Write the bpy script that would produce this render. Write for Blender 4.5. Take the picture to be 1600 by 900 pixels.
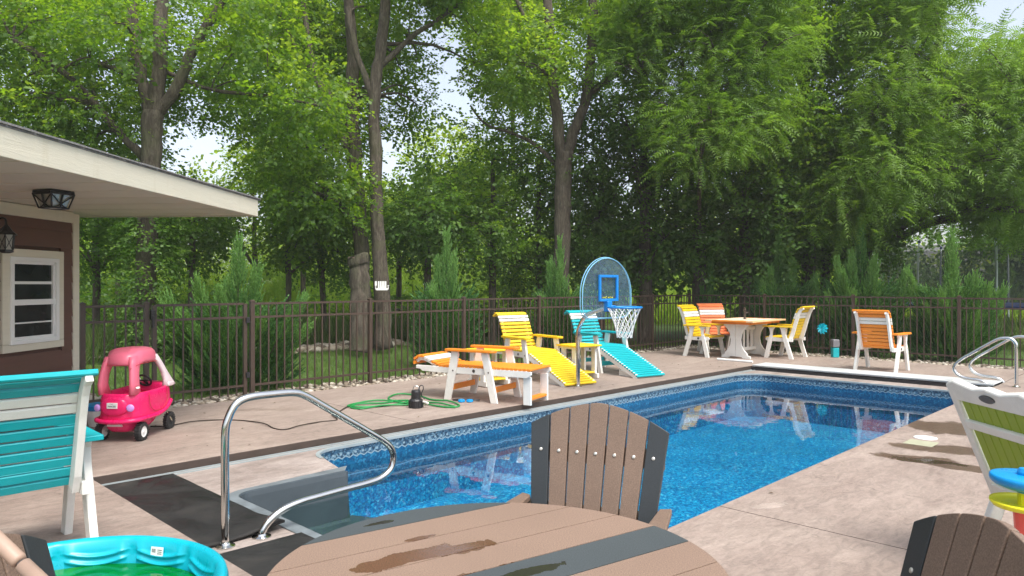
import bpy, bmesh, math, random
import numpy as np
from mathutils import Vector, Matrix
from mathutils.geometry import tessellate_polygon
for o in list(bpy.data.objects): bpy.data.objects.remove(o)
scene = bpy.context.scene
R = math.radians
EYE = 1.42; FOC = 1140.0

# ------------------------------------------------------------------ camera
cam = bpy.data.cameras.new('camera'); camo = bpy.data.objects.new('camera', cam)
scene.collection.objects.link(camo); scene.camera = camo
camo.location = (0, 0, EYE); camo.rotation_euler = (R(90), 0, 0)
cam.sensor_width = 36; cam.lens = 36*FOC/1600; cam.shift_y = -5/1600
cam.clip_start = 0.05; cam.clip_end = 2000

# ------------------------------------------------------------------ light
SUN = Vector((0.26, -0.42, 0.87)).normalized()
w = bpy.data.worlds.new('World'); scene.world = w; w.use_nodes = True
nt = w.node_tree; nt.nodes.clear()
sky = nt.nodes.new('ShaderNodeTexSky'); sky.sky_type = 'NISHITA'; sky.sun_disc = False
sky.sun_elevation = math.asin(SUN.z); sky.sun_rotation = math.atan2(SUN.x, SUN.y)
sky.air_density = 1.0; sky.dust_density = 3.5; sky.ozone_density = 1.0; sky.altitude = 100
hs = nt.nodes.new('ShaderNodeHueSaturation'); hs.inputs['Saturation'].default_value = 0.55
bg = nt.nodes.new('ShaderNodeBackground'); bg.inputs[1].default_value = 0.15
wo = nt.nodes.new('ShaderNodeOutputWorld')
nt.links.new(sky.outputs[0], hs.inputs['Color']); nt.links.new(hs.outputs[0], bg.inputs[0]); nt.links.new(bg.outputs[0], wo.inputs[0])
sl = bpy.data.lights.new('sun', 'SUN'); sl.energy = 2.0; sl.angle = R(28); sl.color = (1, 0.96, 0.88)
so = bpy.data.objects.new('sun', sl); scene.collection.objects.link(so)
so.rotation_euler = SUN.to_track_quat('Z', 'Y').to_euler()
vs = scene.view_settings
vs.view_transform = 'Standard'; vs.look = 'None'; vs.exposure = 1.0; vs.gamma = 1
scene.cycles.max_bounces = 10; scene.cycles.transparent_max_bounces = 24
scene.cycles.diffuse_bounces = 4; scene.cycles.transmission_bounces = 6
scene.cycles.sample_clamp_indirect = 6
scene.cycles.caustics_reflective = False; scene.cycles.caustics_refractive = False

# ------------------------------------------------------------------ coordinates
ANG = math.atan2(1120, 1140)
UX, UY = math.sin(ANG), math.cos(ANG)           # pool length direction
def P(u, v, z=0.0): return Vector((u*UX - v*UY, u*UY + v*UX, z))
def W(px, py, Y): return Vector(((px-800)/FOC*Y, Y, EYE-(py-445)*Y/FOC))     # measured point at depth Y
def G(px, py, z=0.0):                                                         # measured point at height z
    Y = (EYE-z)*FOC/(py-445.0); return Vector(((px-800)/FOC*Y, Y, z))
dU = (UX, UY); dV = (-UY, UX)
def facing(d): return math.atan2(-d[0], d[1])

# ------------------------------------------------------------------ materials
def nodes_of(name):
    m = bpy.data.materials.new(name); m.use_nodes = True
    n = m.node_tree; n.nodes.clear()
    out = n.nodes.new('ShaderNodeOutputMaterial'); p = n.nodes.new('ShaderNodeBsdfPrincipled')
    n.links.new(p.outputs[0], out.inputs[0]); return m, n, p, out
def N(n, t, **k):
    x = n.nodes.new('ShaderNode'+t)
    for a, b in k.items():
        if a in x.inputs.keys() if isinstance(a, str) else False: x.inputs[a].default_value = b
        else: setattr(x, a, b)
    return x
def col(c): return (c[0], c[1], c[2], 1)
def noise(n, scale, detail=4, rough=.55, dist=0, vec=None):
    x = n.nodes.new('ShaderNodeTexNoise'); x.inputs['Scale'].default_value = scale
    x.inputs['Detail'].default_value = detail; x.inputs['Roughness'].default_value = rough; x.inputs['Distortion'].default_value = dist
    if vec is not None: n.links.new(vec, x.inputs['Vector'])
    return x
def ramp(n, src, stops):
    r = n.nodes.new('ShaderNodeValToRGB'); e = r.color_ramp.elements
    while len(e) < len(stops): e.new(0.5)
    for i, (p, c) in enumerate(stops):
        e[i].position = p; e[i].color = col(c) if hasattr(c, '__len__') else (c, c, c, 1)
    n.links.new(src, r.inputs[0]); return r
def mixc(n, fac, a, b, mode='MIX'):
    m = n.nodes.new('ShaderNodeMix'); m.data_type = 'RGBA'; m.blend_type = mode
    for s, v in ((0, fac), (6, a), (7, b)):
        if isinstance(v, (int, float)): m.inputs[s].default_value = v
        elif isinstance(v, tuple): m.inputs[s].default_value = col(v)
        else: n.links.new(v, m.inputs[s])
    return m.outputs[2]
def mth(n, op, a, b=None, c=None):
    m = n.nodes.new('ShaderNodeMath'); m.operation = op
    for i, v in enumerate((a, b, c)):
        if v is None: continue
        if isinstance(v, (int, float)): m.inputs[i].default_value = v
        else: n.links.new(v, m.inputs[i])
    return m.outputs[0]
def geo_pos(n): return n.nodes.new('ShaderNodeNewGeometry').outputs['Position']
def objco(n): return n.nodes.new('ShaderNodeTexCoord').outputs['Object']
def mapping(n, vec, scale=(1,1,1), rot=(0,0,0), loc=(0,0,0)):
    m = n.nodes.new('ShaderNodeMapping'); n.links.new(vec, m.inputs[0])
    m.inputs['Scale'].default_value = scale; m.inputs['Rotation'].default_value = rot; m.inputs['Location'].default_value = loc
    return m.outputs[0]
def bump(n, p, h, strength=.3, dist=.01):
    b = n.nodes.new('ShaderNodeBump'); b.inputs['Strength'].default_value = strength; b.inputs['Distance'].default_value = dist
    n.links.new(h, b.inputs['Height']); n.links.new(b.outputs[0], p.inputs['Normal']); return b

def plain(name, c, rough=.5, var=.12, scale=8, metal=0, bmp=0, bscale=60, stretch=(1,1,1), spec=.5, grime=None):
    """A procedural surface: base colour with soft variation, optional fine grain and dirt."""
    m, n, p, out = nodes_of(name)
    v = mapping(n, objco(n), stretch)
    a = tuple(x*(1-var) for x in c); b = tuple(min(1, x*(1+var)) for x in c)
    nz = noise(n, scale, 5, .6, vec=v)
    r = ramp(n, nz.outputs[0], [(.3, a), (.7, b)]); cc = r.outputs[0]
    if grime:
        g = noise(n, scale*.45, 6, .7, vec=v); gr = ramp(n, g.outputs[0], [(.48, 0.0), (.72, 1.0)])
        cc = mixc(n, mth(n, 'MULTIPLY', gr.outputs[0], .5), cc, grime)
    n.links.new(cc, p.inputs['Base Color'])
    p.inputs['Metallic'].default_value = metal
    rr = ramp(n, nz.outputs[0], [(.2, max(0, rough-.08)), (.8, min(1, rough+.08))]); n.links.new(rr.outputs[0], p.inputs['Roughness'])
    p.inputs['Specular IOR Level'].default_value = spec
    if bmp:
        f = noise(n, bscale, 3, .6, vec=v); bump(n, p, f.outputs[0], bmp, .004)
    return m

M = {}
# recycled-plastic lumber: brushed streaks along the board, a little dust
M['poly_white'] = plain('white_plastic_lumber', (.78,.77,.72), .5, .05, 6, bmp=.15, bscale=90, grime=(.55,.52,.44))
M['poly_yellow'] = plain('yellow_plastic_lumber', (.74,.50,.01), .5, .08, 6, bmp=.15, bscale=90, grime=(.6,.42,.04))
M['poly_orange'] = plain('orange_plastic_lumber', (.76,.24,.015), .5, .08, 6, bmp=.15, bscale=90, grime=(.6,.22,.05))
M['poly_coral'] = plain('coral_plastic_lumber', (.78,.20,.06), .5, .08, 6, bmp=.15, bscale=90)
M['poly_teal'] = plain('teal_plastic_lumber', (.0,.36,.40), .42, .07, 6, bmp=.15, bscale=90, grime=(.03,.33,.34))
M['poly_lime'] = plain('lime_plastic_lumber', (.26,.36,.015), .5, .07, 6, bmp=.15, bscale=90)
def speckled(name, c, s=.25, rough=.6):
    m, n, p, out = nodes_of(name); v = objco(n)
    a = noise(n, 260, 2, .7, vec=v); b = noise(n, 5, 4, .6, vec=v)
    r = ramp(n, a.outputs[0], [(.35, tuple(x*(1-s) for x in c)), (.65, tuple(x*(1+s) for x in c))])
    k = ramp(n, b.outputs[0], [(.3, .86), (.7, 1.0)])
    n.links.new(mixc(n, 1.0, r.outputs[0], k.outputs[0], 'MULTIPLY'), p.inputs['Base Color'])
    p.inputs['Roughness'].default_value = rough; bump(n, p, a.outputs[0], .25, .001); return m
M['poly_brown'] = speckled('weathered_brown_plastic_lumber', (.185,.125,.09))
M['poly_dark'] = speckled('charcoal_plastic_lumber', (.028,.033,.036), .15, .45)
M['steel'] = plain('stainless_steel', (.62,.62,.6), .13, .04, 20, metal=1)
M['bolt'] = plain('zinc_bolt', (.6,.58,.52), .35, .1, 40, metal=.7)
M['black_plastic'] = plain('black_plastic', (.014,.014,.016), .38, .2, 20)
M['fence'] = plain('bronze_powder_coat', (.058,.037,.027), .42, .15, 12, bmp=.05)
M['dark_badge'] = plain('dark_oval_badge', (.06,.055,.05), .35, .3, 60)
M['green_hose'] = plain('green_hose', (.01,.22,.05), .42, .15, 30)
M['cord'] = plain('dark_brown_cord', (.03,.018,.012), .6, .2, 30)
M['rubber'] = plain('black_tyre_rubber', (.018,.018,.018), .7, .25, 40)
M['blue_rim'] = plain('bright_blue_plastic', (.0,.20,.58), .3, .05, 10)
M['net_cord'] = plain('white_net_cord', (.75,.75,.72), .8, .05, 10)
M['hot_pink'] = plain('hot_pink_plastic', (.75,.012,.13), .28, .05, 5)
M['soft_pink'] = plain('soft_pink_plastic', (.82,.17,.26), .32, .05, 5)
M['pale_pink'] = plain('pale_pink_plastic', (.80,.66,.68), .4, .04, 5)
M['lilac'] = plain('lilac_plastic', (.55,.30,.72), .3, .05, 10)
M['white_plastic'] = plain('white_plastic', (.78,.78,.76), .4, .03, 10)
M['print_dark'] = plain('dark_print', (.05,.05,.06), .6, .05, 10)
M['print_red'] = plain('red_print', (.5,.03,.04), .6, .05, 10)
M['pool_toy_blue'] = plain('toy_blue_plastic', (.0,.26,.62), .3, .05, 8)
M['toy_yellow'] = plain('toy_yellow_plastic', (.85,.78,.02), .3, .05, 8)
M['toy_red'] = plain('toy_coral_plastic', (.80,.10,.08), .3, .05, 8)
M['turquoise'] = plain('turquoise_pool_plastic', (.0,.36,.46), .3, .05, 4)
M['green_water'] = plain('green_paddling_water', (.0,.28,.03), .04, .25, 5)
M['paper'] = plain('white_paper_label', (.72,.74,.72), .6, .12, 90)
M['cream'] = None

# ------------------------------------------------------------------ mesh helpers
C = scene.collection
def finish(me, mat, smooth=False):
    if mat is not None: me.materials.append(M[mat] if isinstance(mat, str) else mat)
    if smooth: me.polygons.foreach_set('use_smooth', [True]*len(me.polygons))
    me.update(); return me
class MB:
    def __init__(s): s.v = []; s.f = []
    def add(s, vs, fs):
        k = len(s.v); s.v += [tuple(x) for x in vs]; s.f += [tuple(i+k for i in f) for f in fs]; return s
    def box(s, c, d, rot=None):
        x, y, z = d[0]/2, d[1]/2, d[2]/2
        vs = [Vector((i*x, j*y, k*z)) for i in (-1,1) for j in (-1,1) for k in (-1,1)]
        if rot is not None: vs = [rot @ q for q in vs]
        vs = [q+Vector(c) for q in vs]
        return s.add(vs, [(0,1,3,2),(4,6,7,5),(0,4,5,1),(2,3,7,6),(0,2,6,4),(1,5,7,3)])
    def bar(s, a, b, wd, th, side=(1,0,0), w2=None):
        """board from a to b: width wd across 'side', thickness th along the third axis"""
        a = Vector(a); b = Vector(b); d = (b-a).normalized(); sd = Vector(side); sd = (sd-d*sd.dot(d)).normalized(); t = d.cross(sd)
        w2 = wd if w2 is None else w2
        vs = []
        for q, ww in ((a, wd), (b, w2)):
            for i, j in ((-1,-1),(1,-1),(1,1),(-1,1)): vs.append(q+sd*(i*ww/2)+t*(j*th/2))
        return s.add(vs, [(3,2,1,0),(4,5,6,7),(0,1,5,4),(1,2,6,5),(2,3,7,6),(3,0,4,7)])
    def prism(s, pts, ax, a, b):
        """extrude a 2D outline along axis ax ('x','y','z') between a and b"""
        def mk(p, q):
            return {'x': (q, p[0], p[1]), 'y': (p[0], q, p[1]), 'z': (p[0], p[1], q)}[ax]
        n = len(pts); vs = [mk(p, a) for p in pts]+[mk(p, b) for p in pts]
        fs = [tuple(range(n))[::-1], tuple(range(n, 2*n))]+[(i, (i+1)%n, n+(i+1)%n, n+i) for i in range(n)]
        return s.add(vs, fs)
    def tube(s, pts, r, n=8, closed=False, cap=True):
        pts = [Vector(p) for p in pts]; m = len(pts); rs = r if hasattr(r, '__len__') else [r]*m
        k0 = len(s.v); up = Vector((0, 0, 1)); prev = None
        for i, p in enumerate(pts):
            if closed: t = pts[(i+1)%m]-pts[i-1]
            else: t = pts[min(i+1, m-1)]-pts[max(i-1, 0)]
            t.normalize()
            if prev is None:
                a = t.cross(up)
                if a.length < .05: a = t.cross(Vector((1, 0, 0)))
            else: a = prev-t*prev.dot(t)
            a.normalize(); prev = a; b = t.cross(a)
            for j in range(n):
                an = 2*math.pi*j/n; s.v.append(tuple(p+(a*math.cos(an)+b*math.sin(an))*rs[i]))
        for i in range(m if closed else m-1):
            for j in range(n):
                q = k0+i*n; q2 = k0+((i+1)%m)*n
                s.f.append((q+j, q+(j+1)%n, q2+(j+1)%n, q2+j))
        if cap and not closed:
            s.f.append(tuple(k0+j for j in range(n))[::-1]); s.f.append(tuple(k0+(m-1)*n+j for j in range(n)))
        return s
    def lathe(s, prof, n=20, c=(0,0,0), caps=True):
        k0 = len(s.v)
        for r, z in prof:
            for j in range(n):
                a = 2*math.pi*j/n; s.v.append((c[0]+r*math.cos(a), c[1]+r*math.sin(a), c[2]+z))
        for i in range(len(prof)-1):
            for j in range(n): s.f.append((k0+i*n+j, k0+i*n+(j+1)%n, k0+(i+1)*n+(j+1)%n, k0+(i+1)*n+j))
        if caps and prof[0][0] > 1e-6: s.f.append(tuple(k0+j for j in range(n))[::-1])
        if caps and prof[-1][0] > 1e-6: s.f.append(tuple(k0+(len(prof)-1)*n+j for j in range(n)))
        return s
    def mesh(s, name, mat, smooth=False):
        me = bpy.data.meshes.new(name); me.from_pydata(s.v, [], s.f); me.validate(); return finish(me, mat, smooth)
    def build(s, name, mat, parent=None, smooth=False, bevel=0, seg=1, auto=None):
        me = s.mesh(name, mat, smooth); return link(name, me, parent, bevel, seg)
def link(name, me, parent=None, bevel=0, seg=1):
    o = bpy.data.objects.new(name, me); C.objects.link(o)
    if parent is not None: o.parent = parent
    if bevel:
        b = o.modifiers.new('bevel', 'BEVEL'); b.width = bevel; b.segments = seg; b.limit_method = 'ANGLE'; b.angle_limit = R(40)
    return o
def tag(o, label, cat, group=None):
    o['label'] = label; o['category'] = cat
    if group: o['group'] = group
    return o
def thing(name, label, cat, loc=(0,0,0), rotz=0, group=None):
    o = bpy.data.objects.new(name, None); o.empty_display_size = .1; C.objects.link(o)
    o.location = loc; o.rotation_euler = (0, 0, rotz); return tag(o, label, cat, group)
def struct(o): o['kind'] = 'structure'; return o
def stuff(o, label=None, cat=None):
    o['kind'] = 'stuff'
    if label: o['label'] = label
    if cat: o['category'] = cat
    return o
def kids(o): return [x for x in bpy.data.objects if x.parent == o]
def dup(root, loc, rotz, label=None, group=None):
    tree = {}
    for x in bpy.data.objects:
        if x.parent: tree.setdefault(x.parent.name, []).append(x)
    def cp(o, par):
        c = o.copy(); C.objects.link(c)
        if par is not None: c.parent = par
        for ch in tree.get(o.name, []): cp(ch, c)
        return c
    r = cp(root, None); r.location = loc; r.rotation_euler = (0, 0, rotz)
    if label: r['label'] = label
    if group: r['group'] = group
    return r
def uvbox(mb, u0, u1, v0, v1, z0, z1):
    mb.add([P(u, v, z) for u in (u0, u1) for v in (v0, v1) for z in (z0, z1)],
           [(0,1,3,2),(4,6,7,5),(0,4,5,1),(2,3,7,6),(0,2,6,4),(1,5,7,3)]); return mb
def smooth_path(pts, k=6):
    """Catmull-Rom through the points"""
    pts = [Vector(p) for p in pts]; out = []
    for i in range(len(pts)-1):
        a = pts[max(i-1, 0)]; b = pts[i]; c = pts[i+1]; d = pts[min(i+2, len(pts)-1)]
        for j in range(k):
            t = j/k; out.append(.5*((2*b)+(c-a)*t+(2*a-5*b+4*c-d)*t*t+(3*b-a-3*c+d)*t**3))
    out.append(pts[-1]); return out
def text_mesh(body, size, mat, name, parent, M4, extr=.0008):
    cu = bpy.data.curves.new(name, 'FONT'); cu.body = body; cu.size = size; cu.extrude = extr; cu.align_x = 'CENTER'; cu.align_y = 'CENTER'
    t = bpy.data.objects.new(name, cu); C.objects.link(t); bpy.context.view_layer.update()
    me = bpy.data.meshes.new_from_object(t.evaluated_get(bpy.context.evaluated_depsgraph_get()))
    bpy.data.objects.remove(t); me.transform(M4); me.materials.clear(); me.materials.append(M[mat])
    return link(name, me, parent)
# ================================================================== SETTING
# ---- deck material: stamped concrete in U/V space, streaks, wet patches
def deck_material(name, light=(.375,.300,.255), dark=(.27,.207,.174), stains=()):
    m, n, p, out = nodes_of(name); pos = geo_pos(n)
    q = mapping(n, pos, (1,1,1), (0,0,-(math.pi/2-ANG)))
    st = mapping(n, q, (1.0, 2.6, 1))
    a = noise(n, .9, 7, .68, .8, st); b = noise(n, 7, 6, .7, 1.2, st); c = noise(n, 55, 4, .7, 0, pos)
    r = ramp(n, a.outputs[0], [(.32, dark), (.5, tuple((x+y)/2 for x, y in zip(light, dark))), (.66, light)])
    r2 = ramp(n, b.outputs[0], [(.3, .70), (.55, 1.0), (.75, 1.16)])
    cc = mixc(n, 1.0, r.outputs[0], r2.outputs[0], 'MULTIPLY')
    r3 = ramp(n, c.outputs[0], [(.3, .84), (.62, 1.0), (.75, 1.12)]); cc = mixc(n, 1.0, cc, r3.outputs[0], 'MULTIPLY')
    pale = noise(n, 2.3, 5, .75, 1.5, pos); pr = ramp(n, pale.outputs[0], [(.62, 0.0), (.8, .45)])
    cc = mixc(n, pr.outputs[0], cc, (.43,.37,.33))
    vc = n.nodes.new('ShaderNodeTexVoronoi'); vc.feature = 'DISTANCE_TO_EDGE'; vc.inputs['Scale'].default_value = .55
    wp = noise(n, 2.2, 6, .7, 0, pos); dv_ = n.nodes.new('ShaderNodeVectorMath'); dv_.operation = 'ADD'; n.links.new(q, dv_.inputs[0])
    sv = n.nodes.new('ShaderNodeVectorMath'); sv.operation = 'SCALE'; sv.inputs['Scale'].default_value = .55; n.links.new(wp.outputs['Color'], sv.inputs[0]); n.links.new(sv.outputs[0], dv_.inputs[1]); n.links.new(dv_.outputs[0], vc.inputs['Vector'])
    ck = ramp(n, vc.outputs[0], [(.002, 1.0), (.007, 0.0)]); cm = ramp(n, pale.outputs[0], [(.45, .0), (.6, .55)])
    cc = mixc(n, mth(n, 'MULTIPLY', ck.outputs[0], cm.outputs[0]), cc, (.09,.07,.058))
    sp_ = noise(n, 17, 3, .8, 0, pos); sk = ramp(n, sp_.outputs[0], [(.70, 0.0), (.76, .45)]); cc = mixc(n, sk.outputs[0], cc, (.13,.095,.075))
    rough = mth(n, 'ADD', .58, mth(n, 'MULTIPLY', b.outputs[0], .25))
    sep = n.nodes.new('ShaderNodeSeparateXYZ'); n.links.new(pos, sep.inputs[0])
    wn = noise(n, 4.2, 7, .72, .6, pos)
    for (cx, cy, rx, ry, ang, amt, wc) in stains:
        dx = mth(n, 'SUBTRACT', sep.outputs[0], cx); dy = mth(n, 'SUBTRACT', sep.outputs[1], cy)
        ca, sa = math.cos(ang), math.sin(ang)
        ex = mth(n, 'DIVIDE', mth(n, 'ADD', mth(n, 'MULTIPLY', dx, ca), mth(n, 'MULTIPLY', dy, sa)), rx)
        ey = mth(n, 'DIVIDE', mth(n, 'SUBTRACT', mth(n, 'MULTIPLY', dy, ca), mth(n, 'MULTIPLY', dx, sa)), ry)
        d = mth(n, 'SQRT', mth(n, 'ADD', mth(n, 'MULTIPLY', ex, ex), mth(n, 'MULTIPLY', ey, ey)))
        d = mth(n, 'ADD', d, mth(n, 'MULTIPLY', mth(n, 'SUBTRACT', wn.outputs[0], .5), 1.7))
        k = ramp(n, d, [(.85, amt), (1.0, 0.0)]).outputs[0]
        cc = mixc(n, k, cc, mixc(n, 1.0, cc, wc, 'MULTIPLY'))
        rough = mth(n, 'SUBTRACT', rough, mth(n, 'MULTIPLY', k, .38))
    n.links.new(cc, p.inputs['Base Color']); n.links.new(rough, p.inputs['Roughness'])
    big = noise(n, 4.5, 7, .7, 1.5, st)
    h = mth(n, 'ADD', mth(n, 'MULTIPLY', big.outputs[0], 1.0), mth(n, 'MULTIPLY', c.outputs[0], .25))
    bump(n, p, h, .55, .012); return m
WET = (.42,.35,.30)
stains = []
for (px, py, rx, ry, an) in ((1505,670,.62,.40,-.55),(1490,703,.50,.20,-.5),(1435,717,.36,.15,-.5),(1500,729,.55,.13,-.75)):
    q = G(px, py); stains.append((q.x, q.y, rx, ry, an, 1.0, WET))
for (px, py, rx, ry, an) in ((420,640,.5,.10,.1),(60,700,.3,.3,0),(1250,555,.5,.3,0)):
    q = G(px, py); stains.append((q.x, q.y, rx, ry, an, .35, (.7,.66,.62)))
q = G(1205, 790); stains.append((q.x, q.y, .13, .05, .4, .8, (1.5,1.55,1.6)))
M['deck'] = deck_material('stamped_concrete', stains=stains)
M['deck_low'] = deck_material('worn_stamped_concrete', (.44,.375,.34), (.25,.20,.175))
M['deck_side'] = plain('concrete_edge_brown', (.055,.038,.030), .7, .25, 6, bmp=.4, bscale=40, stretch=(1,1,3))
M['soil'] = plain('brown_soil', (.09,.065,.045), .95, .35, 3, bmp=.5, bscale=20)

# ---- big ground sheet with lawn colour
m, n, p, out = nodes_of('lawn'); pos = geo_pos(n)
a = noise(n, .5, 6, .65, .5, pos); b = noise(n, 14, 5, .7, 0, pos)
r = ramp(n, a.outputs[0], [(.3, (.045,.085,.018)), (.5, (.07,.13,.024)), (.7, (.11,.17,.035))])
r2 = ramp(n, b.outputs[0], [(.3, .6), (.7, 1.2)])
n.links.new(mixc(n, 1.0, r.outputs[0], r2.outputs[0], 'MULTIPLY'), p.inputs['Base Color']); p.inputs['Roughness'].default_value = .95
bump(n, p, b.outputs[0], .8, .05); M['lawn'] = m
def poly_mesh(name, loops, z, mat, thick=0):
    """flat polygon with holes, in U/V coordinates; optional side walls downwards"""
    vv = [[Vector((a, b, 0)) for a, b in L] for L in loops]; tri = tessellate_polygon(vv)
    flat = [q for L in loops for q in L]; mb = MB()
    vs = [P(a, b, z) for a, b in flat]; fs = []
    for t in tri:
        a, b, c = [vs[i] for i in t]
        fs.append(tuple(t) if (b-a).cross(c-a).z > 0 else tuple(t[::-1]))
    mb.add(vs, fs)
    if thick:
        k = 0
        for L in loops:
            m_ = len(L)
            for i in range(m_):
                a = L[i]; b = L[(i+1) % m_]
                mb.add([P(a[0], a[1], z), P(b[0], b[1], z), P(b[0], b[1], z-thick), P(a[0], a[1], z-thick)], [(0,1,2,3)])
    return mb
# pool outline (liner part and step part), counter-clockwise in (u, v)
VR, VL, UN, UF, LOW = 2.345, 5.83, 3.34, 11.62, -.07
S0, S1, SU = 3.10, 5.03, 2.29                       # step recess
WATER = -.25
def arc(cu, cv, r, a0, a1, n=8): return [(cu+r*math.cos(R(a0+(a1-a0)*i/n)), cv+r*math.sin(R(a0+(a1-a0)*i/n))) for i in range(n+1)]
liner_path = [(UN-.12, S0-.02)]+arc(UN+.1, VR+.1, .1, 180, 270, 4)+arc(UF-.45, VR+.45, .45, 270, 360, 8)+arc(UF-.45, VL-.45, .45, 0, 90, 8)+arc(UN+.28, VL-.28, .28, 90, 180, 8)+[(UN-.12, S1+.02)]
shell_path = [(UN-.12, S1)]+arc(SU+.14, S1-.14, .14, 90, 180, 6)+arc(SU+.14, S0+.14, .14, 180, 270, 6)+[(UN-.12, S0)]
pool_outline = liner_path+shell_path[1:-1]
shell_outer = [(UN-.02, S1+.16), (UN-.30, S1+.10)]+arc(SU+.14, S1-.12, .21, 90, 180, 6)+arc(SU+.14, S0+.12, .21, 180, 270, 6)+[(UN-.30, S0-.09), (UN-.02, S0-.16)]
# ground: sheet around the pool hole, a little below the deck
gm = MB()
BIG = 600
ring = [(-1.0, -2.0), (14.2, -2.0), (14.2, 8.2), (-1.0, 8.2)]
g = poly_mesh('ground', [[(-BIG,-BIG), (BIG,-BIG), (BIG,BIG), (-BIG,BIG)], [(UN-1.3, VR-.02), (UF+.6, VR-.02), (UF+.6, VL+.13), (UN-1.3, VL+.13)]], -.10, 'lawn')
struct(g.build('ground', 'lawn'))

# ---- deck slabs with saw-cut joints, grouped under one thing of the setting
deck = bpy.data.objects.new('deck', None); C.objects.link(deck); struct(deck)
J = .006
def slab(u0, u1, v0, v1):
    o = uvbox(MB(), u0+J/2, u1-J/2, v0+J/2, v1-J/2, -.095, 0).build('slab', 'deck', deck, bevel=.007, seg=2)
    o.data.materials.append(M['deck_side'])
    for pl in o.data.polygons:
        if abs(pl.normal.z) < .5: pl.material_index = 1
jl = [-3.5, 1.66, 4.7, 7.75, 10.8, 12.62, 14.62]
jr = [-3.5, 1.66, 4.28, 7.3, 10.3, 12.62, 14.62]
vL = [5.98, 8.72]; vR = [-6.5, -3.6, -.7, 2.34]
for i in range(len(jl)-1):
    if i == 0:
        slab(-3.5, 1.66, 5.98, 8.9); slab(-3.5, 1.66, 2.34, 5.98); slab(-3.5, 1.66, 8.9, 13)
    else: slab(jl[i], jl[i+1], *vL)
for i in range(len(jr)-1):
    for k in range(3): slab(jr[i], jr[i+1], vR[k], vR[k+1])
slab(12.62, 14.62, 2.34, 5.98); slab(1.66, 3.3, 8.72, 9.2)
# lowered surround at the steps and beside the pool
o = poly_mesh('s', [[(1.62, 2.28), (12.62, 2.28), (12.62, 6.02), (1.62, 6.02)], pool_outline[::-1]], LOW, 'deck_low').build('pool_surround', 'deck_low'); struct(o)
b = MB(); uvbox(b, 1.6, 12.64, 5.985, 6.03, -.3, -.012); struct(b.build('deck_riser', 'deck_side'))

# ---- pool liner
m, n, p, out = nodes_of('blue_speckled_liner'); pos = geo_pos(n)
vo = n.nodes.new('ShaderNodeTexVoronoi'); vo.inputs['Scale'].default_value = 46; n.links.new(pos, vo.inputs['Vector'])
v2 = n.nodes.new('ShaderNodeTexVoronoi'); v2.inputs['Scale'].default_value = 75; n.links.new(pos, v2.inputs['Vector'])
sc = n.nodes.new('ShaderNodeSeparateColor'); n.links.new(vo.outputs['Color'], sc.inputs[0])
s2 = n.nodes.new('ShaderNodeSeparateColor'); n.links.new(v2.outputs['Color'], s2.inputs[0])
c1 = ramp(n, sc.outputs[0], [(.0, (.0,.085,.26)), (.35, (.0,.17,.40)), (.62, (.0,.27,.52)), (.8, (.02,.42,.64)), (.95, (.22,.64,.78))])
c1.color_ramp.interpolation = 'CONSTANT'
c2 = ramp(n, s2.outputs[1], [(.0, (.0,.10,.30)), (.4, (.0,.205,.46)), (.78, (.05,.43,.65))]); c2.color_ramp.interpolation = 'CONSTANT'
big = noise(n, 1.2, 3, .5, .5, pos); bk = ramp(n, big.outputs[0], [(.35, .9), (.65, 1.1)])
n.links.new(mixc(n, 1.0, mixc(n, .45, c1.outputs[0], c2.outputs[0]), bk.outputs[0], 'MULTIPLY'), p.inputs['Base Color'])
p.inputs['Roughness'].default_value = .5; M['liner'] = m
# liner border: mosaic band, toothed edge, blue field with pale wave lines (printed), driven by height and run length
m, n, p, out = nodes_of('liner_border_print')
at = n.nodes.new('ShaderNodeAttribute'); at.attribute_name = 'run'; sx = n.nodes.new('ShaderNodeSeparateXYZ'); n.links.new(at.outputs['Vector'], sx.inputs[0])
s, z = sx.outputs[0], sx.outputs[1]               # s metres along the wall, z metres below the bead
vv = n.nodes.new('ShaderNodeCombineXYZ'); n.links.new(s, vv.inputs[0]); n.links.new(z, vv.inputs[1])
vo = n.nodes.new('ShaderNodeTexVoronoi'); vo.inputs['Scale'].default_value = 55; n.links.new(vv.outputs[0], vo.inputs['Vector'])
sc = n.nodes.new('ShaderNodeSeparateColor'); n.links.new(vo.outputs['Color'], sc.inputs[0])
mos = ramp(n, sc.outputs[0], [(0, (.015,.04,.075)), (.3, (.035,.09,.15)), (.55, (.07,.15,.22)), (.8, (.15,.24,.30))]); mos.color_ramp.interpolation = 'CONSTANT'
blu = ramp(n, sc.outputs[1], [(0, (.0,.06,.15)), (.4, (.0,.095,.21)), (.8, (.02,.16,.29))]); blu.color_ramp.interpolation = 'CONSTANT'
tooth = mth(n, 'ABSOLUTE', mth(n, 'SUBTRACT', mth(n, 'FRACT', mth(n, 'MULTIPLY', s, 12.5)), .5))
edge = mth(n, 'ADD', .088, mth(n, 'MULTIPLY', tooth, .04))
inb = mth(n, 'LESS_THAN', z, edge)
cc = mixc(n, inb, blu.outputs[0], mos.outputs[0])
ln = mth(n, 'LESS_THAN', mth(n, 'ABSOLUTE', mth(n, 'SUBTRACT', z, mth(n, 'ADD', edge, .006))), .006)
cc = mixc(n, ln, cc, (.22,.31,.36))
ln1 = mth(n, 'LESS_THAN', mth(n, 'ABSOLUTE', mth(n, 'SUBTRACT', z, .045)), .004); cc = mixc(n, mth(n, 'MULTIPLY', ln1, .6), cc, (.01,.04,.08))
sq = mth(n, 'LESS_THAN', mth(n, 'FRACT', mth(n, 'MULTIPLY', s, 12.5)), .3)
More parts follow.
